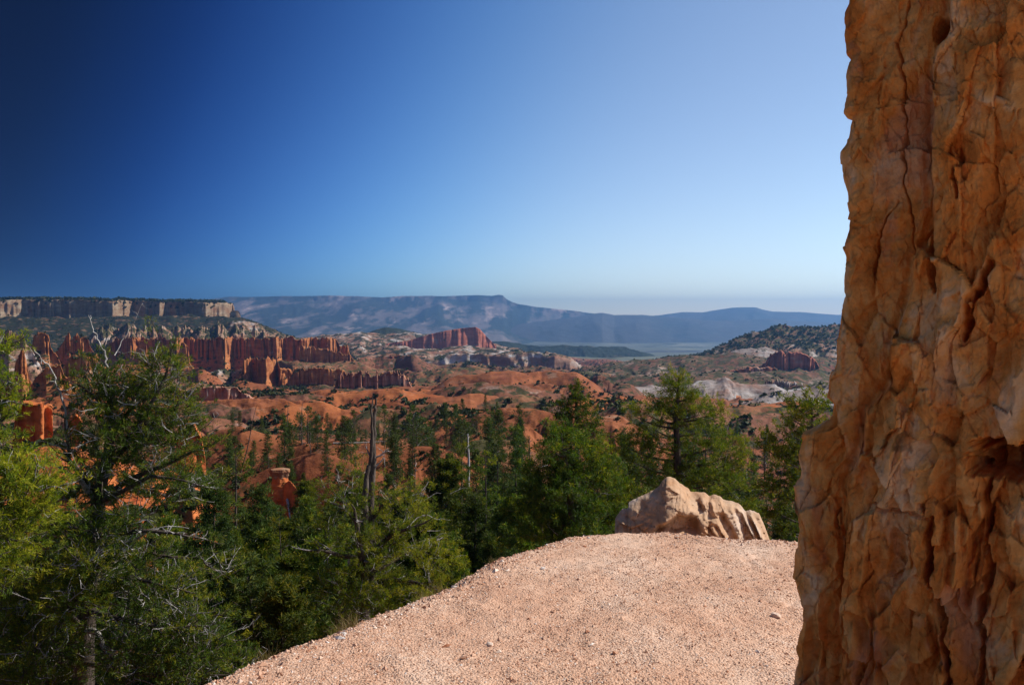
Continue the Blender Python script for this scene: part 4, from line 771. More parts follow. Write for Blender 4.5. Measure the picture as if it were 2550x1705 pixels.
def twig(T, p, d, L, r, nt, ts, tint, dead=0.0, wig=0.18, droop=0.0):
    rg = T.rng; isdead = rg.random() < dead
    m = 3; pts = [np.array(p)]; dd_ = unit(d)
    for i in range(m):
        dd_ = unit(dd_ + rg.normal(0, wig, 3) + np.array([0, 0, -droop])); pts.append(pts[-1] + dd_ * L / m)
    T.tube(pts, r, r * 0.35, isdead)
    if isdead:
        for j in range(3):
            a = pts[1 + j % 3]; e = a + unit(dd_ + rg.normal(0, 0.8, 3)) * L * 0.35; T.tube([a, e], r * 0.45, r * 0.15, True)
        return
    q = rg.uniform(0.25, 1.08, nt); pi = np.clip(q, 0, 1) * m; i0 = np.minimum(pi.astype(int), m - 1); f = (pi - i0)[:, None]
    P = np.asarray(pts); pos = P[i0] * (1 - f) + P[i0 + 1] * f + rg.normal(0, 0.10 * L + 0.25 * ts, (nt, 3)) * np.array([1, 1, 0.6])
    dr = unit(d)[None] * 0.6 + rg.normal(0, 0.5, (nt, 3)) + np.array([0, 0, 0.35])
    dr /= np.linalg.norm(dr, axis=1)[:, None]
    T.tufts(pos, dr, ts * rg.uniform(0.7, 1.3, nt), np.clip(tint + rg.normal(0, 0.17, nt), 0, 1))
def limb(T, pts, r0, r1, start=0.3, step=0.3, tl=0.5, ntw=2, nt=6, ts=0.1, tint=0.4, dead=0.0, droop=0.0, flat=0.5, up=0.15, deadlimb=False):
    """a branch with side twigs from `start` of its length on"""
    rg = T.rng; pts = np.asarray(pts, float)
    T.tube(pts, r0, r1, deadlimb)
    sl = np.linalg.norm(np.diff(pts, axis=0), axis=1); cum = np.concatenate([[0], np.cumsum(sl)]); tot = cum[-1]
    s = start * tot; tb = tint + rg.normal(0, 0.07)
    while s <= tot + 1e-6:
        i = min(np.searchsorted(cum, s, side='right') - 1, len(pts) - 2); f = (s - cum[i]) / (sl[i] + 1e-9); p = pts[i] * (1 - f) + pts[i + 1] * f
        dl = unit(pts[i + 1] - pts[i]); k = s / tot
        for j in range(ntw):
            sd = unit(np.cross(dl, [0, 0, 1]) * rg.choice([-1, 1]) + rg.normal(0, 0.25, 3) + np.array([0, 0, 1]) * rg.normal(0, flat))
            d = unit(dl * rg.uniform(0.4, 1.0) + sd * rg.uniform(0.5, 1.1) + np.array([0, 0, up]))
            twig(T, p, d, tl * rg.uniform(0.6, 1.2) * (1.1 - 0.45 * k), max(r1, 0.006) * 0.9, nt, ts, tb, dead, droop=droop)
        s += step * rg.uniform(0.7, 1.3)
    if not deadlimb: twig(T, pts[-1], pts[-1] - pts[-2], tl * 0.8, max(r1, 0.006), nt, ts, tb + 0.08, dead * 0.5)
def bendline(rg, p, d, L, m, wig, grav=0.0):
    pts = [np.array(p, float)]; d = unit(d)
    for i in range(m):
        d = unit(d + rg.normal(0, wig, 3) + np.array([0, 0, grav])); pts.append(pts[-1] + d * L / m)
    return np.array(pts)
def conifer(seed, H, kind, q=1.0):
    """q: detail. kinds: fir, pine, bushy, sparse, thin"""
    T = Tree(seed); rg = T.rng
    r0 = {'fir': 0.016, 'pine': 0.019, 'bushy': 0.017, 'sparse': 0.016, 'thin': 0.012}[kind] * H
    lean = rg.normal(0, 0.012, 2); tz = np.linspace(-0.8 / H, 1, 12)
    tr = np.stack([tz * H * lean[0] + 0.012 * H * np.sin(tz * 5 + seed) * tz, tz * H * lean[1] + 0.01 * H * np.cos(tz * 4 + seed) * tz, tz * H], -1)
    T.tube(tr, r0, r0 * 0.10)
    z0 = {'fir': 0.10, 'pine': 0.30, 'bushy': 0.04, 'sparse': 0.30, 'thin': 0.35}[kind] + rg.uniform(-0.03, 0.06)
    Rm = {'fir': 0.19, 'pine': 0.25, 'bushy': 0.30, 'sparse': 0.17, 'thin': 0.11}[kind] * H
    dz = {'fir': 0.030, 'pine': 0.046, 'bushy': 0.036, 'sparse': 0.055, 'thin': 0.040}[kind] / (0.6 + 0.4 * q)
    ts = {'fir': 0.020, 'pine': 0.026, 'bushy': 0.026, 'sparse': 0.020, 'thin': 0.020}[kind] * H * (1.0 if q > 0.8 else 1.35)
    z = z0
    while z < 0.99:
        k = (z - z0) / (1 - z0)
        if kind in ('fir', 'thin'): prof_ = (1 - k) ** 0.85 * (0.75 + 0.25 * min(1, k * 6)) + 0.05
        elif kind == 'pine': prof_ = (math.sin(math.pi * min(1, 0.30 + 0.70 * k) ** 0.9)) ** 0.75 * 0.95 + 0.10
        elif kind == 'bushy': prof_ = (1 - k) ** 0.6 * (0.7 + 0.3 * min(1, k * 5)) + 0.06
        else: prof_ = (1 - k) ** 0.6 * rg.uniform(0.4, 1.1) + 0.08
        nb_ = {'fir': 4, 'pine': 3, 'bushy': 4, 'sparse': 2, 'thin': 3}[kind]
        az0 = rg.uniform(0, 6.28)
        c0 = np.array([np.interp(z, tz, tr[:, i]) for i in range(3)])
        for b in range(nb_):
            if rg.random() < (0.30 if kind == 'sparse' else 0.1): continue
            az = az0 + b * 2 * math.pi / nb_ + rg.normal(0, 0.4)
            L = Rm * prof_ * rg.uniform(0.65, 1.15)
            el = {'fir': -0.12 + 0.5 * k, 'pine': 0.12 + 0.5 * k, 'bushy': 0.35 + 0.4 * k, 'sparse': 0.0 + 0.5 * k, 'thin': -0.25 + 0.5 * k}[kind] + rg.normal(0, 0.12)
            d = np.array([math.cos(az) * math.cos(el), math.sin(az) * math.cos(el), math.sin(el)])
            pts = bendline(rg, c0, d, L, 4, 0.10, 0.05 if kind != 'fir' else 0.03)
            dead = rg.random() < (0.25 if k < 0.15 else 0.03)
            if dead: T.tube(pts, r0 * 0.2, r0 * 0.05, True); continue
            limb(T, pts, max(r0 * 0.22 * (1 - k * 0.6), 0.012), r0 * 0.05, 0.22 if kind in ('fir', 'thin', 'bushy') else 0.42, max(L * 0.22, 0.02 * H) / (0.55 + 0.45 * q), max(0.035 * H, L * 0.30), 2, int(4 * q + 2), ts, 0.34 + 0.16 * k, 0.03, flat=0.25)
        z += dz * rg.uniform(0.75, 1.3)
    return T
def realise(T, name, label, cat, leaf, blades=7, lw=0.09, k=6, group=None, bark=None, loc=(0, 0, 0), spread=0.95):
    root = bpy.data.objects.new(name, None); COL.objects.link(root); root.location = loc; root.empty_display_size = 0.5
    tag(root, label, cat, group)
    V_, Fc = prisms(T.seg, k); nb0 = len(Fc)
    if T.dead:
        V2, F2 = prisms(T.dead, 4); Fl = np.concatenate([Fc.ravel(), (F2 + len(V_)).ravel()]); V_ = np.concatenate([V_, V2]); tot_ = len(Fl) // 4
        me_ = mesh_raw('trunk', V_, Fl, np.arange(tot_) * 4, np.full(tot_, 4), bark or M_BARK); me_.materials.append(M_GREY)
        me_.polygons.foreach_set('material_index', (np.arange(tot_) >= nb0).astype(np.int32))
    else: me_ = faces_mesh('trunk', V_, Fc, bark or M_BARK)
    link('trunk', me_, root)
    if T.tp:
        V_, Fc, tn = needles(T, blades, lw, spread); link('crown', faces_mesh('crown', V_, Fc, leaf, False, {'tint': tn}), root)
    return root
def copy_tree(src, loc, rz, s, label=None, group=None, cat=None, sxy=1.0):
    r = src.copy(); COL.objects.link(r); r.location = loc; r.rotation_euler = (0, 0, rz); r.scale = (s * sxy, s * sxy, s)
    for k_ in list(r.keys()):
        if k_ in ('group',): del r[k_]
    tag(r, label, cat, group)
    for ch in src.children:
        c = ch.copy(); COL.objects.link(c); c.parent = r
    return r
def drop_proto(root):
    for ch in list(root.children): bpy.data.objects.remove(ch)
    bpy.data.objects.remove(root)
rnd = random.Random(7)
# --- mother trees (all about 10 m tall); near ones detailed
KINDS = {}
def mk(key, seed, kind, leaf, q, blades, lw=0.09): KINDS[key] = realise(conifer(seed, 10.0, kind, q), {'fir': 'fir_tree', 'pine': 'pine_tree', 'bushy': 'pine_tree', 'sparse': 'pine_tree', 'thin': 'fir_tree'}[kind], '', 'tree', leaf, blades, lw, 6 if q > 0.8 else 4)
for i in range(3): mk(('fir', i), 11 + i, 'fir', M_LEAFD if i != 1 else M_LEAF, 1.0, 7)
for i in range(3): mk(('pine', i), 21 + i, 'pine', M_LEAFD if i != 1 else M_LEAF, 1.0, 8)
for i in range(2): mk(('bushy', i), 31 + i, 'bushy', M_LEAF, 1.0, 8)
for i in range(2): mk(('sparse', i), 41 + i, 'sparse', M_LEAF, 0.9, 7)
mk(('thin', 0), 51, 'thin', M_LEAFD, 0.9, 7); mk(('thin', 1), 52, 'thin', M_LEAFD, 0.9, 7)
for i in range(3): mk(('lofir', i), 61 + i, 'fir', M_LEAFD, 0.3, 4, 0.16)
for i in range(3): mk(('lopine', i), 71 + i, 'pine', M_LEAFD, 0.3, 4, 0.16)
for i in range(2): mk(('lobushy', i), 81 + i, 'bushy', M_LEAFD, 0.3, 4, 0.16)
PLACED = []
def plant(key, u, D, vtop, label, group=None, cat='tree', hmin=2.0, sxy=1.0, vbase=None):
    """tree whose top shows at photo pixel (u, vtop), standing on the land at depth D"""
    p = at(u, vtop, D); z = height(float(p[0]), float(p[1]))
    if z is None: return
    H = max(hmin, float(p[2]) - z); src = KINDS[key]
    PLACED.append((float(p[0]), float(p[1]), H))
    return copy_tree(src, (float(p[0]), float(p[1]), z), rnd.uniform(0, 6.28), H / 10.0, label, group, cat, sxy)
# --- trees one can point at
def wp(u, v, D): return at(u, v, D)
def foliage(T, org, blobs, ts, dens, tint, dead=0.12, tl=0.4, nt=9):
    """boughs (u, v, D, ru, rv, tint shift): twigs radiating from a bough centre"""
    rg = T.rng
    for (u, v, D, ru, rv, t_) in blobs:
        c = wp(u, v, D) - org; rx = ru * D / F; rz_ = rv * D / F
        for i in range(int(dens * ru * rv / 1000) + 3):
            a = rg.normal(0, 0.50, 3); p = c + a * np.array([rx, rx, rz_])
            d = unit(a * np.array([1, 1, 0.5]) + np.array([0, 0, 0.45]) + rg.normal(0, 0.3, 3))
            twig(T, p, d, tl * rg.uniform(0.6, 1.2), 0.008, nt, ts, tint + t_ + rg.normal(0, 0.07), dead)
def blob_tree(name, label, D, trunk, r0, blobs, ts, dens, tint, leaf, seed, tl=0.4, nt=8, blades=8, lw=0.1, dead=0.06, spread_y=0.5):
    rg = random.Random(seed); bu, bv = trunk[0]; b0 = at(bu, bv, D); z = height(float(b0[0]), float(b0[1])); org = np.array([b0[0], b0[1], z])
    T = Tree(seed); tp = [org * 0] + [wp(u, v, D) - org for u, v in trunk]; tp = np.array(tp); tp = tp[[0] + [i for i in range(1, len(tp)) if tp[i][2] > 0.3]]
    T.tube(tp, r0, r0 * 0.13)
    bb = []
    for (u, v, ru, rv, t_) in blobs:
        dy = rg.uniform(-1, 1) * ru * D / F * spread_y * 2
        c = wp(u, v, D + dy) - org; zt = max(0.5, c[2] - abs(c[0]) * 0.22 - 0.1)
        s_ = np.array([np.interp(zt, tp[:, 2], tp[:, 0]), np.interp(zt, tp[:, 2], tp[:, 1]), zt])
        m_ = (s_ + c) / 2 + np.array([0, 0, -0.06 * np.linalg.norm(c - s_)])
        T.tube(np.array([s_, m_, c]), r0 * 0.16 + 0.012, 0.012)
        bb.append((u, v, D + dy, ru, rv, t_))
    foliage(T, org, bb, ts, dens, tint, dead, tl, nt)
    PLACED.append((float(org[0]), float(org[1]), 10.0))
    return realise(T, name, label, 'tree', leaf, blades, lw, 7, loc=tuple(org))
A_ = [(1690, 948, 24, 14, .1), (1676, 966, 20, 12, .05), (1704, 968, 20, 12, .05), (1660, 990, 26, 14, 0), (1715, 992, 26, 14, .1), (1690, 1005, 30, 14, 0), (1640, 1012, 26, 13, .1), (1745, 1010, 26, 13, .1), (1610, 1032, 34, 13, .12), (1580, 1036, 20, 12, .15), (1680, 1030, 36, 16, 0), (1735, 1035, 36, 16, .05), (1775, 1030, 26, 12, .15), (1795, 1036, 16, 10, .15), (1630, 1070, 46, 15, 0), (1750, 1072, 50, 16, .05), (1590, 1090, 36, 14, 0), (1690, 1075, 30, 14, -.1), (1560, 1115, 34, 14, .05), (1810, 1100, 34, 14, .1), (1640, 1118, 52, 16, -.08), (1760, 1118, 56, 18, 0), (1835, 1128, 26, 16, .12), (1575, 1150, 40, 16, 0), (1640, 1165, 50, 16, -.1), (1730, 1160, 50, 16, -.08), (1800, 1160, 46, 18, .05), (1850, 1170, 34, 16, .1), (1700, 1200, 60, 16, -.1), (1600, 1200, 50, 18, -.05), (1780, 1205, 60, 18, 0), (1845, 1215, 40, 18, .05), (1650, 1240, 70, 20, -.1), (1790, 1250, 60, 20, -.05), (1570, 1240, 50, 20, 0), (1850, 1260, 30, 20, 0)]
blob_tree('pine_tree', 'spreading pine with layered boughs rising behind the cream boulder', 31, [(1700, 1400), (1695, 1250), (1688, 1180), (1686, 1100), (1683, 1040), (1688, 980), (1691, 940)], 0.26, A_, 0.15, 32, .48, M_LEAFB, 701, tl=.5, nt=5, blades=15, lw=.06)
B_ = [(1398, 1085, 26, 18, .05), (1430, 1108, 34, 20, 0), (1380, 1125, 38, 22, 0), (1420, 1150, 50, 24, 0), (1460, 1140, 30, 22, .1), (1350, 1170, 40, 24, .05), (1390, 1190, 50, 26, -.05), (1450, 1190, 50, 28, 0), (1500, 1170, 36, 24, .1), (1330, 1220, 40, 26, .05), (1380, 1240, 56, 28, -.1), (1440, 1240, 60, 30, -.05), (1510, 1225, 46, 28, .05), (1330, 1280, 50, 30, 0), (1400, 1295, 60, 30, -.1), (1470, 1290, 60, 30, -.05), (1530, 1280, 40, 28, .05), (1350, 1335, 70, 26, 0), (1450, 1335, 70, 26, -.1)]
blob_tree('pine_tree', 'dense bushy green pine left of the cream boulder', 27, [(1420, 1480), (1425, 1300), (1415, 1180), (1400, 1110), (1398, 1078)], 0.20, B_, 0.15, 34, .40, M_LEAF, 702, tl=.45, nt=6, blades=13, lw=.07)
B2 = [(1478, 1108, 18, 16, .1), (1495, 1130, 26, 18, .15), (1515, 1165, 30, 20, .15), (1490, 1180, 30, 20, .05), (1540, 1210, 34, 24, .1), (1550, 1260, 34, 26, .05), (1520, 1250, 40, 26, 0), (1500, 1310, 60, 26, -.05), (1570, 1300, 36, 26, 0)]
blob_tree('pine_tree', 'yellow-tinted pine crowding the dense bushy pine from the right', 33, [(1520, 1480), (1515, 1300), (1495, 1180), (1478, 1098)], 0.16, B2, 0.16, 26, .58, M_LEAFB, 703, tl=.5, nt=8, blades=8)
C_ = [(1432, 970, 12, 10, .1), (1422, 985, 16, 11, 0), (1446, 990, 16, 11, .1), (1412, 1005, 20, 12, .05), (1455, 1008, 20, 12, .1), (1434, 1015, 20, 12, -.05), (1402, 1028, 24, 13, .05), (1466, 1030, 22, 13, .15), (1436, 1038, 26, 13, -.05), (1395, 1050, 22, 12, 0), (1474, 1052, 20, 12, .1), (1425, 1060, 24, 12, -.1), (1460, 1072, 24, 12, 0), (1400, 1072, 20, 11, 0), (1485, 1085, 24, 12, .05), (1395, 1095, 24, 12, 0), (1440, 1090, 22, 12, -.1)]
blob_tree('fir_tree', 'slender full-topped conifer standing above the bushy pine', 44, [(1438, 1400), (1437, 1100), (1436, 1040), (1433, 962)], 0.24, C_, 0.16, 40, .38, M_LEAF, 704, tl=.45, nt=9, blades=8)
E_ = [(2020, 1008, 26, 12, .1), (1990, 1020, 26, 14, .1), (2040, 1030, 40, 16, 0), (1975, 1045, 20, 12, .1), (2010, 1065, 36, 14, 0), (1965, 1080, 34, 14, .05), (1925, 1112, 30, 12, .12), (1970, 1120, 30, 12, .1), (2010, 1120, 40, 18, 0), (1915, 1125, 16, 9, .15), (1960, 1150, 34, 16, 0), (2000, 1170, 50, 20, -.05), (1945, 1195, 36, 16, 0), (1930, 1225, 36, 18, -.05), (1980, 1240, 50, 24, -.1), (1930, 1275, 34, 22, -.05), (1950, 1320, 50, 26, -.1)]
blob_tree('pine_tree', 'pine whose left boughs reach out beside the rock pillar', 24, [(2040, 1500), (2035, 1250), (2025, 1100), (2020, 1000)], 0.2, E_, 0.12, 24, .50, M_LEAFB, 705, tl=.4, nt=8, blades=9)
plant(('thin', 0), 1232, 58, 1088, 'narrow dark fir left of the bushy pine')
plant(('thin', 1), 1288, 66, 1062, 'tall thin fir with a bare tip against the orange dome')
plant(('sparse', 0), 1205, 54, 1120, 'thin sparse pine with short branches in the central wood')
plant(('sparse', 1), 1145, 62, 1095, 'sparse small-crowned pine left of the narrow dark fir')
plant(('bushy', 0), 1110, 60, 1150, 'rounded green pine behind the right arm of the twisted pine', sxy=1.1)
plant(('fir', 0), 655, 42, 1205, 'broad dark fir below the flat-capped hoodoo')
plant(('fir', 1), 768, 44, 1240, 'bright green young fir to the right of the broad dark fir')
plant(('pine', 2), 1020, 40, 1230, 'pine with dark boughs behind the twisted pine', sxy=1.1)
plant(('bushy', 0), 1075, 34, 1290, 'bushy pine low against the gravel rim in the centre', sxy=1.15)
plant(('fir', 2), 1180, 38, 1230, 'dense fir just left of the bushy pine')
plant(('thin', 1), 905, 70, 1180, 'thin fir right behind the dead snag')
plant(('sparse', 0), 590, 46, 1130, 'tall sparse pine with a crooked top right of the bristling pine')
plant(('fir', 2), 520, 36, 1190, 'green fir close to the right side of the bristling pine')
plant(('sparse', 1), 700, 34, 1280, 'grey-stemmed thin pine in the lower left wood', sxy=0.8)
plant(('bushy', 1), 590, 27, 1390, 'bushy young pine low in the left foreground wood', sxy=1.1)
plant(('bushy', 0), 700, 24, 1450, 'low bright green pine just behind the left rim of the gravel', sxy=1.2)
plant(('fir', 1), 470, 24, 1400, 'young fir at the foot of the bristling pine')
plant(('pine', 1), 845, 30, 1330, 'green pine left of the twisted pine trunk', sxy=1.1)
plant(('bushy', 1), 960, 26, 1430, 'yellow-green bushy pine against the gravel rim below the twisted pine', sxy=1.1)
# --- woodland rows: every visible tree is one object
def ordinal(i):
    return {1: 'first', 2: 'second', 3: 'third', 4: 'fourth', 5: 'fifth', 6: 'sixth', 7: 'seventh', 8: 'eighth', 9: 'ninth', 10: 'tenth', 11: 'eleventh', 12: 'twelfth'}.get(i, '%dth' % i if i % 10 not in (1, 2, 3) or i in (11, 12, 13) else '%d%s' % (i, {1: 'st', 2: 'nd', 3: 'rd'}[i % 10]))
def zone(u0, u1, D0, D1, hpx, n, keys, what, group, seed, vt=None, hm=(4.5, 9.0), avoid=2.2):
    rg = random.Random(seed); k = 0; tries = 0; made = []
    while k < n and tries < n * 12:
        tries += 1
        u = rg.uniform(u0, u1); D = D0 * (D1 / D0) ** rg.random(); p = at(u, 800, D); x, y = float(p[0]), float(p[1])
        if any((x - a) ** 2 + (y - b) ** 2 < (avoid * (0.6 + 0.008 * D)) ** 2 for a, b, _ in PLACED): continue
        z = height(x, y)
        if z is None: continue
        H = rg.uniform(*hm)
        vtop = 790 - (z + H - ZC) / D * F
        if vt and vtop < vt: continue
        key = rg.choice(keys); nm = {'fir': 'dark pointed fir', 'lofir': 'dark pointed fir', 'pine': 'round-topped pine', 'lopine': 'round-topped pine', 'bushy': 'bushy low pine', 'lobushy': 'bushy low pine', 'sparse': 'thin sparse pine', 'thin': 'narrow thin fir'}[key[0]]
        nm = ('tall ' if H > hm[0] + 0.6 * (hm[1] - hm[0]) else 'short ') + nm.replace('dark ', '').replace('low ', '')
        PLACED.append((x, y, H)); o_t = copy_tree(KINDS[key], (x, y, z - 0.2), rg.uniform(0, 6.28), H / 10.0, '', nm + 's ' + group, 'tree', rg.uniform(0.85, 1.2)); made.append((u, nm, o_t)); k += 1
    made.sort(key=lambda q: q[0]); cnt = {}
    for u, nm, o_t in made:
        cnt[nm] = cnt.get(nm, 0) + 1; o_t['label'] = ordinal(cnt[nm]) + ' ' + nm + ' from the left ' + what
hi = [('fir', 0), ('fir', 2), ('fir', 1), ('pine', 0), ('bushy', 0), ('thin', 0), ('sparse', 1), ('bushy', 1)]
lo = [('lofir', 0), ('lofir', 1), ('lofir', 2), ('lopine', 0), ('lopine', 1), ('lopine', 2), ('lobushy', 0), ('lobushy', 1)]
lof = [('lofir', 0), ('lofir', 1), ('lofir', 2), ('lopine', 1), ('lopine', 2)]
zone(520, 1300, 24, 48, 0, 64, hi, 'in the near wood below the gravel rim', 'in the near wood below the rim', 1, 1230, (4, 8.5))
zone(480, 1100, 48, 95, 0, 44, hi, 'on the bank above the near wood', 'on the bank above the near wood', 11, 1120, (4, 8))
zone(-60, 520, 24, 50, 0, 22, hi, 'behind the bristling pine', 'behind the bristling pine', 2, 1190, (4, 8))
zone(1040, 1560, 48, 110, 0, 34, hi, 'in the wood left of the cream boulder', 'left of the cream boulder', 3, 1085, (5, 10))
zone(1540, 2080, 45, 130, 0, 70, hi[:3] + lof, 'in the dark wood beyond the spreading pine', 'in the dark wood on the right', 4, 1045, (6, 11))
zone(480, 1060, 95, 190, 0, 56, lo, 'on the orange slopes around the flat-capped hoodoo', 'on the slopes around the flat-capped hoodoo', 5, 1010, (4, 9), 3.0)
zone(1000, 1300, 110, 230, 0, 38, lo, 'on the scrubby rise left of the orange dome', 'on the scrubby rise in the centre', 6, 1005, (5, 9.5), 3.0)
zone(700, 1250, 210, 330, 0, 36, lo, 'in the line of trees behind the dead snag', 'in the line behind the dead snag', 7, 975, (5, 9), 3.0)
zone(1550, 2060, 150, 330, 0, 44, lof, 'along the far edge of the dark right-hand wood', 'along the far edge of the right-hand wood', 8, 1040, (6, 10), 3.0)
zone(0, 520, 90, 260, 0, 26, lo, 'on the shaded slopes seen past the bristling pine', 'on the shaded left slopes', 9, 940, (4, 8), 3.0)
# --- dead standing trunks
def snag(u, D, vtop, label, seed, lean=0.0, r=0.02, branches=5, dark=True, group=None, hmin=1.0):
    p = at(u, vtop, D); z = height(float(p[0]), float(p[1])); H = max(hmin, float(p[2]) - z)
    T = Tree(seed); rg = T.rng; tz = np.linspace(-0.05, 1, 9)
    tr = np.stack([lean * H * (1 - tz) * -1 + 0.01 * H * np.sin(tz * 6 + seed), 0.01 * H * np.cos(tz * 5), tz * H], -1)
    T.tube(tr, r * H, r * H * 0.22)
    for b in range(branches):
        f = rg.uniform(0.3, 0.97); c0 = np.array([np.interp(f, tz, tr[:, i]) for i in range(3)])
        az = rg.uniform(0, 6.28); d = [math.cos(az), math.sin(az), rg.uniform(-0.1, 0.6)]
        T.tube(bendline(rg, c0, d, H * rg.uniform(0.04, 0.13), 3, 0.2), r * H * 0.2, r * H * 0.05, True)
    return realise(T, 'dead_tree', label, 'dead tree', None, bark=M_SNAG if dark else M_GREY, k=7, group=group, loc=(float(p[0]), float(p[1]), z))
snag(1320, 90, 1088, 'bare dark pole standing before the large orange dome', 5)
snag(773, 125, 1075, 'bare dark snag upright on the orange slope with its shadow beside it', 6)
snag(752, 150, 1003, 'charred pole left of the round pine on the far slope', 7, r=0.015)
snag(716, 190, 1000, 'first of the charred twin poles among the far pines', 8, r=0.014)
snag(1031, 72, 1130, 'reddish bare trunk right of the big snag', 9, r=0.014)
snag(640, 140, 1010, 'leaning dead pole behind the small pines', 12, lean=0.25, r=0.012)
snag(1165, 100, 1080, 'short pale stump pole on the scrubby rise', 10, r=0.03, dark=False, hmin=1.5)
def log(u, v, L, az, label, seed, tilt=0.0):
    h = hit(u, v)
    if h is None: return
    T = Tree(seed); d = np.array([math.cos(az), math.sin(az), tilt]); T.tube(bendline(T.rng, [0, 0, 0.1], d, L, 4, 0.03), L * 0.018 + 0.03, 0.03)
    V_, Fc = prisms(T.seg, 7); o = link('fallen_log', faces_mesh('fallen_log', V_, Fc, M_GREY)); o.location = h; tag(o, label, 'log')
log(715, 1245, 6.5, -1.2, 'pale fallen trunk lying downhill below the flat-capped hoodoo', 1, -0.5)
log(830, 1105, 9, 0.1, 'long dark fallen trunk across the orange slope beside the big snag', 2, 0.0)
log(1053, 1150, 3.0, -1.3, 'short white fallen log on the slope right of the big snag', 3, 0.3)
# --- twisted pine with the big snag
def px_tree(base, limbs, seed, name, label, leaf, blades=8, lw=0.085, spread=0.95):
    """limbs: list of (points (u,v,D), r0, r1, kwargs)"""
    T = Tree(seed); org = wp(*base)
    for pts, r0, r1, kw in limbs:
        P_ = np.array([wp(*p) for p in pts]) - org
        q_ = np.linspace(0, len(P_) - 1, 3 * len(P_) - 2); P_ = np.stack([np.interp(q_, np.arange(len(P_)), P_[:, i]) for i in range(3)], -1)
        P_[1:-1] += T.rng.normal(0, 1, (len(P_) - 2, 3)) * (0.010 + 0.045 * r0)
        if kw is None: T.tube(P_, r0, r1)
        elif kw == 'dead': 
            T.tube(P_, r0, r1, True)
            for j in range(3):
                i = T.rng.integers(1, len(P_)); T.tube(bendline(T.rng, P_[i], P_[i] - P_[i - 1] + T.rng.normal(0, 0.2, 3), T.rng.uniform(0.1, 0.35), 3, 0.3), r1 * 1.2, r1 * 0.4, True)
        else: limb(T, P_, r0, r1, **kw)
    return T, org
D0 = 21.0
tw = [
 ([(900, 1620, D0), (905, 1560, D0), (912, 1480, D0), (930, 1400, D0), (925, 1340, D0), (920, 1280, D0), (925, 1200, D0), (928, 1120, D0), (932, 1060, D0), (934, 1020, D0), (936, 992, D0)], 0.21, 0.022, None),
 ([(922, 1200, D0), (924, 1100, D0 - .1), (927, 1040, D0 - .1), (928, 985, D0 - .1)], 0.065, 0.012, None),
 ([(903, 1330, D0 - .3), (906, 1250, D0 - .3), (918, 1160, D0 - .2)], 0.13, 0.05, None),
 ([(915, 1470, D0), (900, 1400, D0 - .5), (895, 1340, D0 - .8), (885, 1290, D0 - 1)], 0.12, 0.05, dict(tl=.5, nt=9, ts=.075, tint=.55, dead=.2)),
 ([(925, 1145, D0), (916, 1120, D0), (911, 1112, D0)], 0.03, 0.008, 'dead'),
 ([(933, 1140, D0), (950, 1132, D0), (965, 1124, D0), (975, 1122, D0)], 0.03, 0.008, 'dead'),
 ([(932, 1165, D0), (948, 1150, D0), (958, 1140, D0)], 0.025, 0.008, 'dead'),
 ([(930, 1380, D0), (960, 1340, D0 - .4), (1000, 1320, D0 - .8), (1060, 1300, D0 - 1)], 0.09, 0.02, dict(tl=.5, nt=9, ts=.075, tint=.6, dead=.2)),
 ([(920, 1400, D0), (870, 1385, D0 - .4), (820, 1375, D0 - .7), (775, 1370, D0 - .8)], 0.08, 0.02, dict(tl=.5, nt=7, ts=.07, tint=.5, dead=.35)),
 ([(930, 1420, D0), (980, 1395, D0 + .4), (1040, 1365, D0 + .6), (1090, 1345, D0 + .8)], 0.08, 0.015, dict(tl=.5, nt=6, ts=.07, tint=.55, dead=.6)),
 ([(925, 1460, D0), (980, 1440, D0 - .6), (1040, 1450, D0 - 1.), (1090, 1480, D0 - 1.2)], 0.08, 0.02, dict(tl=.55, nt=9, ts=.075, tint=.62, dead=.15)),
 ([(868, 1384, D0 - .4), (870, 1415, D0 - .4), (880, 1400, D0 - .5), (890, 1382, D0 - .6)], 0.03, 0.012, 'dead'),
 ([(968, 1399, D0 + .3), (960, 1392, D0 - .2), (966, 1385, D0 - .5), (970, 1370, D0 - .6)], 0.03, 0.012, 'dead'),
 ([(1010, 1317, D0 - .8), (1040, 1290, D0 - .5), (1060, 1280, D0 - .5), (1085, 1290, D0 - .5)], 0.02, 0.008, 'dead'),
 ([(925, 1400, D0), (1000, 1370, D0), (1040, 1350, D0), (1090, 1335, D0)], 0.02, 0.008, 'dead'),
 ([(920, 1330, D0), (890, 1300, D0), (850, 1260, D0 + .3), (820, 1250, D0 + .4)], 0.05, 0.015, dict(tl=.45, nt=8, ts=.075, tint=.45, dead=.2)),
 ([(930, 1290, D0), (960, 1250, D0), (1000, 1220, D0 + .2)], 0.05, 0.015, dict(tl=.45, nt=8, ts=.075, tint=.55, dead=.2))]
T, org = px_tree((905, 1560, D0), tw, 301, 'pine', '', M_LEAF)
foliage(T, org, [(1020, 1290, D0, 60, 50, .2), (1060, 1390, D0 - .5, 55, 45, .22), (1000, 1240, D0, 50, 40, .15), (890, 1270, D0 - .3, 50, 40, .1), (840, 1230, D0 + .5, 55, 35, .0), (950, 1480, D0 - .8, 75, 55, .05), (1070, 1470, D0 - 1, 60, 50, .25), (850, 1460, D0 - .5, 55, 60, .0), (810, 1340, D0, 45, 40, .05), (980, 1340, D0 - .6, 50, 40, .18), (880, 1180, D0 + 1.5, 35, 28, .0), (900, 1350, D0 - 1, 44, 36, .05), (925, 1430, D0 - 1.2, 50, 36, .1), (940, 1380, D0 - .9, 34, 30, .15), (890, 1500, D0 - 1.2, 50, 40, 0), (900, 1560, D0 - 1, 80, 40, -.05), (1000, 1530, D0 - 1, 70, 35, .1)], 0.088, 22, 0.48, 0.22, 0.38, 7)
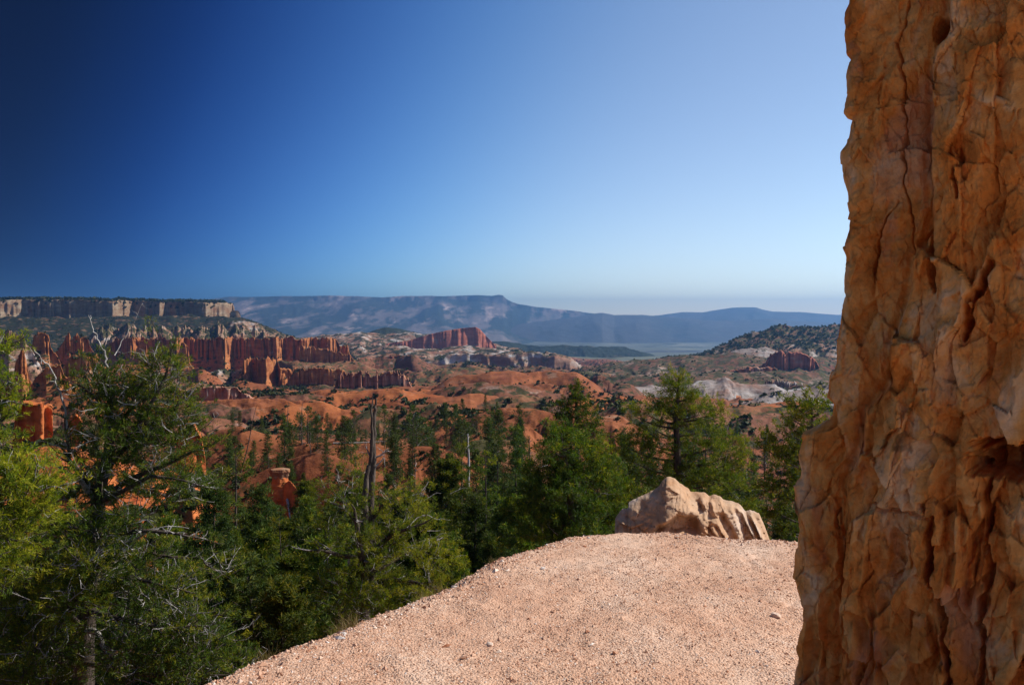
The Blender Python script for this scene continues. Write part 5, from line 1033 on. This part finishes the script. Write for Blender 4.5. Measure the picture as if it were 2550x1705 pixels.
T.tp and realise(T, 'twisted_pine', 'twisted pine carrying a tall split grey snag, its needles tinged yellow', 'tree', M_LEAFB, 13, 0.065, 8, bark=M_SNAG, loc=tuple(org))
# --- bristling pine at the left
D1 = 13.0
kwA = dict(tl=.34, nt=6, ts=.066, tint=.42, dead=.28, step=.15)
kwD = dict(tl=.30, nt=5, ts=.055, tint=.40, dead=.65, step=.12)
bl_ = [
 ([(200, 1800, D1), (205, 1705, D1), (213, 1560, D1), (228, 1400, D1), (243, 1290, D1), (258, 1180, D1), (272, 1110, D1), (280, 1050, D1), (276, 980, D1), (268, 915, D1)], 0.19, 0.022, None),
 ([(268, 915, D1), (262, 880, D1), (256, 872, D1), (244, 850, D1), (241, 832, D1), (230, 812, D1), (220, 785, D1)], 0.020, 0.006, 'dead'),
 ([(165, 1075, D1), (163, 1020, D1), (150, 975, D1), (137, 940, D1), (118, 908, D1), (100, 890, D1), (84, 867, D1)], 0.022, 0.006, 'dead'),
 ([(285, 885, D1), (305, 850, D1 + .2), (335, 800, D1 + .3), (354, 755, D1 + .3)], 0.010, 0.003, 'dead'),
 ([(296, 1000, D1), (308, 950, D1), (310, 932, D1), (304, 908, D1)], 0.014, 0.005, 'dead'),
 ([(370, 1000, D1), (372, 955, D1), (382, 935, D1), (384, 875, D1)], 0.014, 0.005, 'dead'),
 ([(243, 1260, D1), (215, 1210, D1 - .2), (185, 1185, D1 - .4), (150, 1165, D1 - .5), (70, 1140, D1 - .6)], 0.055, 0.012, 'dead'),
 ([(250, 1240, D1), (205, 1190, D1), (175, 1150, D1), (165, 1075, D1)], 0.05, 0.02, dict(kwD)),
 ([(262, 1180, D1), (310, 1110, D1 - .2), (360, 1040, D1 - .3), (400, 960, D1 - .3), (425, 890, D1 - .3)], 0.06, 0.012, dict(kwA, tint=.5)),
 ([(275, 1090, D1), (320, 1020, D1), (350, 960, D1 + .2), (385, 900, D1 + .2)], 0.04, 0.010, dict(kwA)),
 ([(278, 1040, D1), (240, 990, D1), (200, 960, D1 - .2), (160, 950, D1 - .2)], 0.035, 0.010, dict(kwA)),
 ([(278, 1020, D1), (262, 960, D1 + .2), (268, 900, D1 + .2)], 0.03, 0.010, dict(kwA, tint=.45)),
 ([(250, 1240, D1), (320, 1195, D1 - .5), (400, 1160, D1 - .8), (470, 1130, D1 - .9), (520, 1110, D1 - .9)], 0.055, 0.010, dict(kwA)),
 ([(248, 1250, D1), (300, 1225, D1 - .5), (370, 1185, D1 - .8), (430, 1190, D1 - .9), (520, 1215, D1 - 1)], 0.045, 0.010, dict(kwA)),
 ([(240, 1330, D1), (290, 1330, D1 - .5), (360, 1320, D1 - .9), (450, 1330, D1 - 1), (520, 1345, D1 - 1)], 0.05, 0.010, dict(kwD)),
 ([(240, 1345, D1), (320, 1350, D1 - .3), (400, 1310, D1 - .5), (470, 1315, D1 - .5)], 0.03, 0.006, 'dead'),
 ([(345, 1370, D1 - .5), (420, 1385, D1 - .6), (500, 1390, D1 - .6), (540, 1420, D1 - .6)], 0.025, 0.006, dict(kwD)),
 ([(228, 1400, D1), (290, 1440, D1 - .7), (370, 1450, D1 - 1), (460, 1470, D1 - 1.1)], 0.05, 0.012, dict(kwA)),
 ([(213, 1560, D1), (245, 1575, D1 - .5), (262, 1625, D1 - .7)], 0.06, 0.03, 'dead'),
 ([(216, 1520, D1), (300, 1540, D1 - .8), (400, 1560, D1 - 1), (520, 1560, D1 - 1)], 0.05, 0.012, dict(kwD)),
 ([(205, 1650, D1), (320, 1670, D1 - .8), (440, 1690, D1 - 1), (560, 1680, D1 - 1)], 0.05, 0.012, dict(kwD)),
 ([(213, 1560, D1), (150, 1520, D1 - .8), (90, 1480, D1 - 1), (30, 1470, D1 - 1)], 0.05, 0.012, dict(kwA, tint=.55)),
 ([(235, 1370, D1), (170, 1400, D1 - .4), (110, 1405, D1 - .7), (60, 1400, D1 - .8)], 0.05, 0.012, dict(kwA, tint=.55)),
 ([(205, 1660, D1), (130, 1640, D1 - .5), (60, 1650, D1 - .9), (0, 1640, D1 - 1)], 0.05, 0.012, dict(kwA, tint=.5)),
 ([(228, 1420, D1), (260, 1400, D1 - 1), (240, 1440, D1 - 1.3)], 0.04, 0.012, dict(kwA, tint=.6))]
T, org = px_tree((205, 1705, D1), bl_, 401, 'pine', '', M_LEAF)
fb = [(30, 1560, D1 - 1, 60, 40, .1), (240, 1180, D1 - .6, 46, 34, -.05), (262, 1085, D1 - .4, 44, 34, 0), (232, 1335, D1 - .8, 52, 34, .05), (310, 1290, D1 - .6, 50, 30, 0), (150, 1335, D1 - .6, 50, 34, .05), (340, 1390, D1 - .8, 60, 30, .05), (270, 1010, D1 - .3, 36, 30, 0), (395, 930, D1, 40, 60, .12), (430, 1010, D1, 45, 55, .1), (330, 1000, D1, 50, 45, .02), (250, 960, D1, 45, 45, .0), (212, 1000, D1, 30, 34, .0), (360, 1090, D1, 70, 45, .0), (440, 1090, D1, 50, 45, .05), (300, 1150, D1, 60, 35, -.05), (460, 1200, D1, 60, 30, .05), (380, 1240, D1, 60, 26, .0), (190, 1120, D1, 40, 30, -.05), (200, 1250, D1, 40, 30, -.05), (120, 1420, D1 - 1, 80, 30, .22), (220, 1400, D1 - 1.3, 55, 25, .25), (60, 1480, D1 - 1, 70, 40, .15), (180, 1500, D1 - 1.2, 60, 45, .18), (250, 1480, D1 - 1, 50, 30, .2), (380, 1480, D1 - .8, 80, 40, .05), (460, 1540, D1 - .8, 80, 45, .1), (340, 1600, D1 - .8, 90, 50, .0), (90, 1600, D1 - 1, 90, 55, .08), (500, 1610, D1 - .7, 80, 40, .05), (420, 1670, D1 - .7, 110, 30, .0), (580, 1660, D1 - .5, 60, 30, .1), (100, 1700, D1 - 1, 110, 40, .0), (560, 1420, D1, 30, 20, .15)]
foliage(T, org, fb, 0.072, 30, 0.41, 0.26, 0.32, 6)
realise(T, 'bristling_pine', 'big bristling pine full of bare grey twigs, filling the left foreground', 'tree', M_LEAF, 13, 0.065, 8, bark=M_BARK, loc=tuple(org))
# --- yellow-green pine cut by the left edge of the frame
D2 = 11.0
T, org = px_tree((-120, 1750, D2), [
 ([(-120, 1900, D2), (-110, 1500, D2), (-95, 1200, D2), (-80, 980, D2), (-75, 860, D2)], 0.16, 0.03, None),
 ([(-100, 1180, D2), (-30, 1160, D2 - .3), (40, 1190, D2 - .5), (110, 1210, D2 - .5)], 0.05, 0.012, dict(kwA, tint=.55)),
 ([(-90, 1000, D2), (-20, 990, D2), (30, 1000, D2)], 0.04, 0.012, dict(kwA, tint=.5)),
 ([(-85, 900, D2), (-30, 880, D2), (10, 860, D2)], 0.03, 0.012, dict(kwA, tint=.5)),
 ([(-105, 1350, D2), (-20, 1330, D2), (60, 1350, D2)], 0.05, 0.012, dict(kwA, tint=.55))], 501, 'pine', '', M_LEAF)
foliage(T, org, [(8, 862, D2, 15, 13, .1), (2, 985, D2, 22, 24, .1), (0, 1105, D2, 32, 24, .1), (60, 1220, D2 - .5, 75, 45, .2), (40, 1310, D2 - .5, 60, 45, .1), (2, 1040, D2, 22, 22, .1), (0, 1400, D2, 60, 40, .1), (-40, 930, D2, 24, 24, 0), (40, 1180, D2 - .4, 40, 24, .15)], 0.074, 36, 0.52, 0.12, 0.30, 7)
realise(T, 'pine_tree', 'yellow-green pine cut off by the left edge of the view', 'tree', M_LEAFB, 13, 0.065, 8, loc=tuple(org))
for k_, r_ in KINDS.items(): drop_proto(r_)
# ------------------------------------------------------------------ scrub and far trees: past counting
def clumps(name, label, pts, sizes, mat, seed, cat='scrub'):
    rg = np.random.default_rng(seed); n = len(pts); nb_ = 26
    c = np.asarray(pts)[:, None]; s = np.asarray(sizes)[:, None, None]
    d = rg.normal(0, 1, (n, nb_, 3)); d /= np.linalg.norm(d, axis=2)[..., None]; d[..., 2] = np.abs(d[..., 2])
    p = c + d * s * rg.uniform(0.25, 0.85, (n, nb_, 1)) * np.array([1, 1, 1.0])
    a = rg.normal(0, 1, (n, nb_, 3)); a /= np.linalg.norm(a, axis=2)[..., None]; b = np.cross(a, rg.normal(0, 1, (n, nb_, 3))); b /= np.linalg.norm(b, axis=2)[..., None] + 1e-9
    q = 0.34 * s
    V_ = np.stack([p - a * q, p + b * q * 0.8, p + a * q, p - b * q * 0.8], 2).reshape(-1, 3)
    tn = np.repeat(rg.uniform(0.0, 0.9, n)[:, None], nb_ * 4, 1).ravel()
    o = link(name, faces_mesh(name, V_, np.arange(n * nb_ * 4).reshape(-1, 4), mat, False, {'tint': tn})); tag(o, label, cat, kind='stuff')
M_SCRUB = leaf_mat('scrub_leaves', (0.018, 0.026, 0.010), (0.034, 0.044, 0.014), (0.085, 0.09, 0.022), 0.15)
def scatter(n, u0, u1, D0_, D1_, seed, smin, smax, thr, tall=1.0, sc_=9.0):
    rg = random.Random(seed); out = []; sz = []
    us_ = [rg.uniform(u0, u1) for _ in range(n)]; dsq = [D0_ * (D1_ / D0_) ** rg.random() for _ in range(n)]
    P_ = at(np.array(us_), 800.0, np.array(dsq)); nz_ = fbm(P_[:, 0] / (sc_ + 0.03 * P_[:, 1]), P_[:, 1] / (sc_ + 0.03 * P_[:, 1]), 0, 4, seed)
    for (x, y, _), q in zip(P_, nz_):
        if q < thr + rg.uniform(-0.07, 0.07): continue
        z = height(float(x), float(y))
        if z is None: continue
        s = smin * 0.6 + (smax - smin * 0.6) * rg.random() ** 3; out.append((x, y, z + s * 0.15)); sz.append(s)
    return out, sz
o_, s_ = scatter(9000, -100, 2100, 26, 330, 5, 0.4, 1.3, 0.0); clumps('scrub', 'low green scrub patched over the near orange slopes', o_, s_, M_SCRUB, 6)
o_, s_ = scatter(26000, -200, 2150, 300, 1500, 8, 1.0, 3.0, 0.02, sc_=20); clumps('distant_scrub', 'dark trees and scrub dotted over the far badlands', o_, s_, M_SCRUB, 9)
o_, s_ = scatter(22000, -300, 2200, 1500, 3300, 12, 2.2, 5.0, -0.05, sc_=30); clumps('distant_woodland', 'far off pines speckling the hills below the mesa and the butte', o_, s_, M_SCRUB, 13, 'woodland')
o_, s_ = scatter(15000, -100, 760, 560, 1480, 21, 1.4, 4.2, -0.16, sc_=26); clumps('valley_woodland', 'dark woods filling the hollows between the orange walls at the left', o_, s_, M_SCRUB, 22, 'woodland')
o_, s_ = scatter(6000, 960, 1500, 900, 2000, 23, 1.6, 4.2, 0.06, sc_=26); clumps('valley_woodland', 'dark pines in the hollows in front of the tilted butte', o_, s_, M_SCRUB, 24, 'woodland')
# rim trees on the mesa
rg_ = random.Random(4); o_ = []; s_ = []
for i in range(3800):
    u = rg_.uniform(-500, 560); p = at(u, 745, rg_.uniform(2540, 2800)); z = height(float(p[0]), float(p[1]))
    if z is not None and z > 30: s = rg_.uniform(4, 10); o_.append((p[0], p[1], z + s * 0.2)); s_.append(s)
clumps('rim_woodland', 'dark line of pines along the top of the mesa', o_, s_, M_SCRUB, 15, 'woodland')
o_ = []; s_ = []
for i in range(1700):
    u = rg_.uniform(1640, 2140); p = at(u, 745, rg_.uniform(1560, 1850)); z = height(float(p[0]), float(p[1]))
    if z is not None: s = rg_.uniform(2, 4.5); o_.append((p[0], p[1], z + s * 0.3)); s_.append(s)
clumps('hilltop_woodland', 'pines along the crest of the hill on the right skyline', o_, s_, M_SCRUB, 16, 'woodland')
# ------------------------------------------------------------------ haze
hz_b = [(-16000, 16000), (-12, 18700), (-345, 425)]
me = bpy.data.meshes.new('haze')
vs = [(x, y, z) for x in hz_b[0] for y in hz_b[1] for z in hz_b[2]]
me.from_pydata(vs, [], [(0, 1, 3, 2), (4, 6, 7, 5), (0, 4, 5, 1), (2, 3, 7, 6), (0, 2, 6, 4), (1, 5, 7, 3)])
hm = bpy.data.materials.new('haze'); hm.use_nodes = True; t_ = hm.node_tree; t_.nodes.clear()
pvn = N(t_, 'ShaderNodeVolumePrincipled'); pvn.inputs['Color'].default_value = (0.24, 0.54, 1.0, 1); pvn.inputs['Density'].default_value = HAZE
pvn.inputs['Anisotropy'].default_value = 0.6
on = N(t_, 'ShaderNodeOutputMaterial'); t_.links.new(pvn.outputs[0], on.inputs['Volume'])
me.materials.append(hm)
tag(link('haze', me), 'blue air between the viewer and the far plateau', 'haze', kind='stuff')
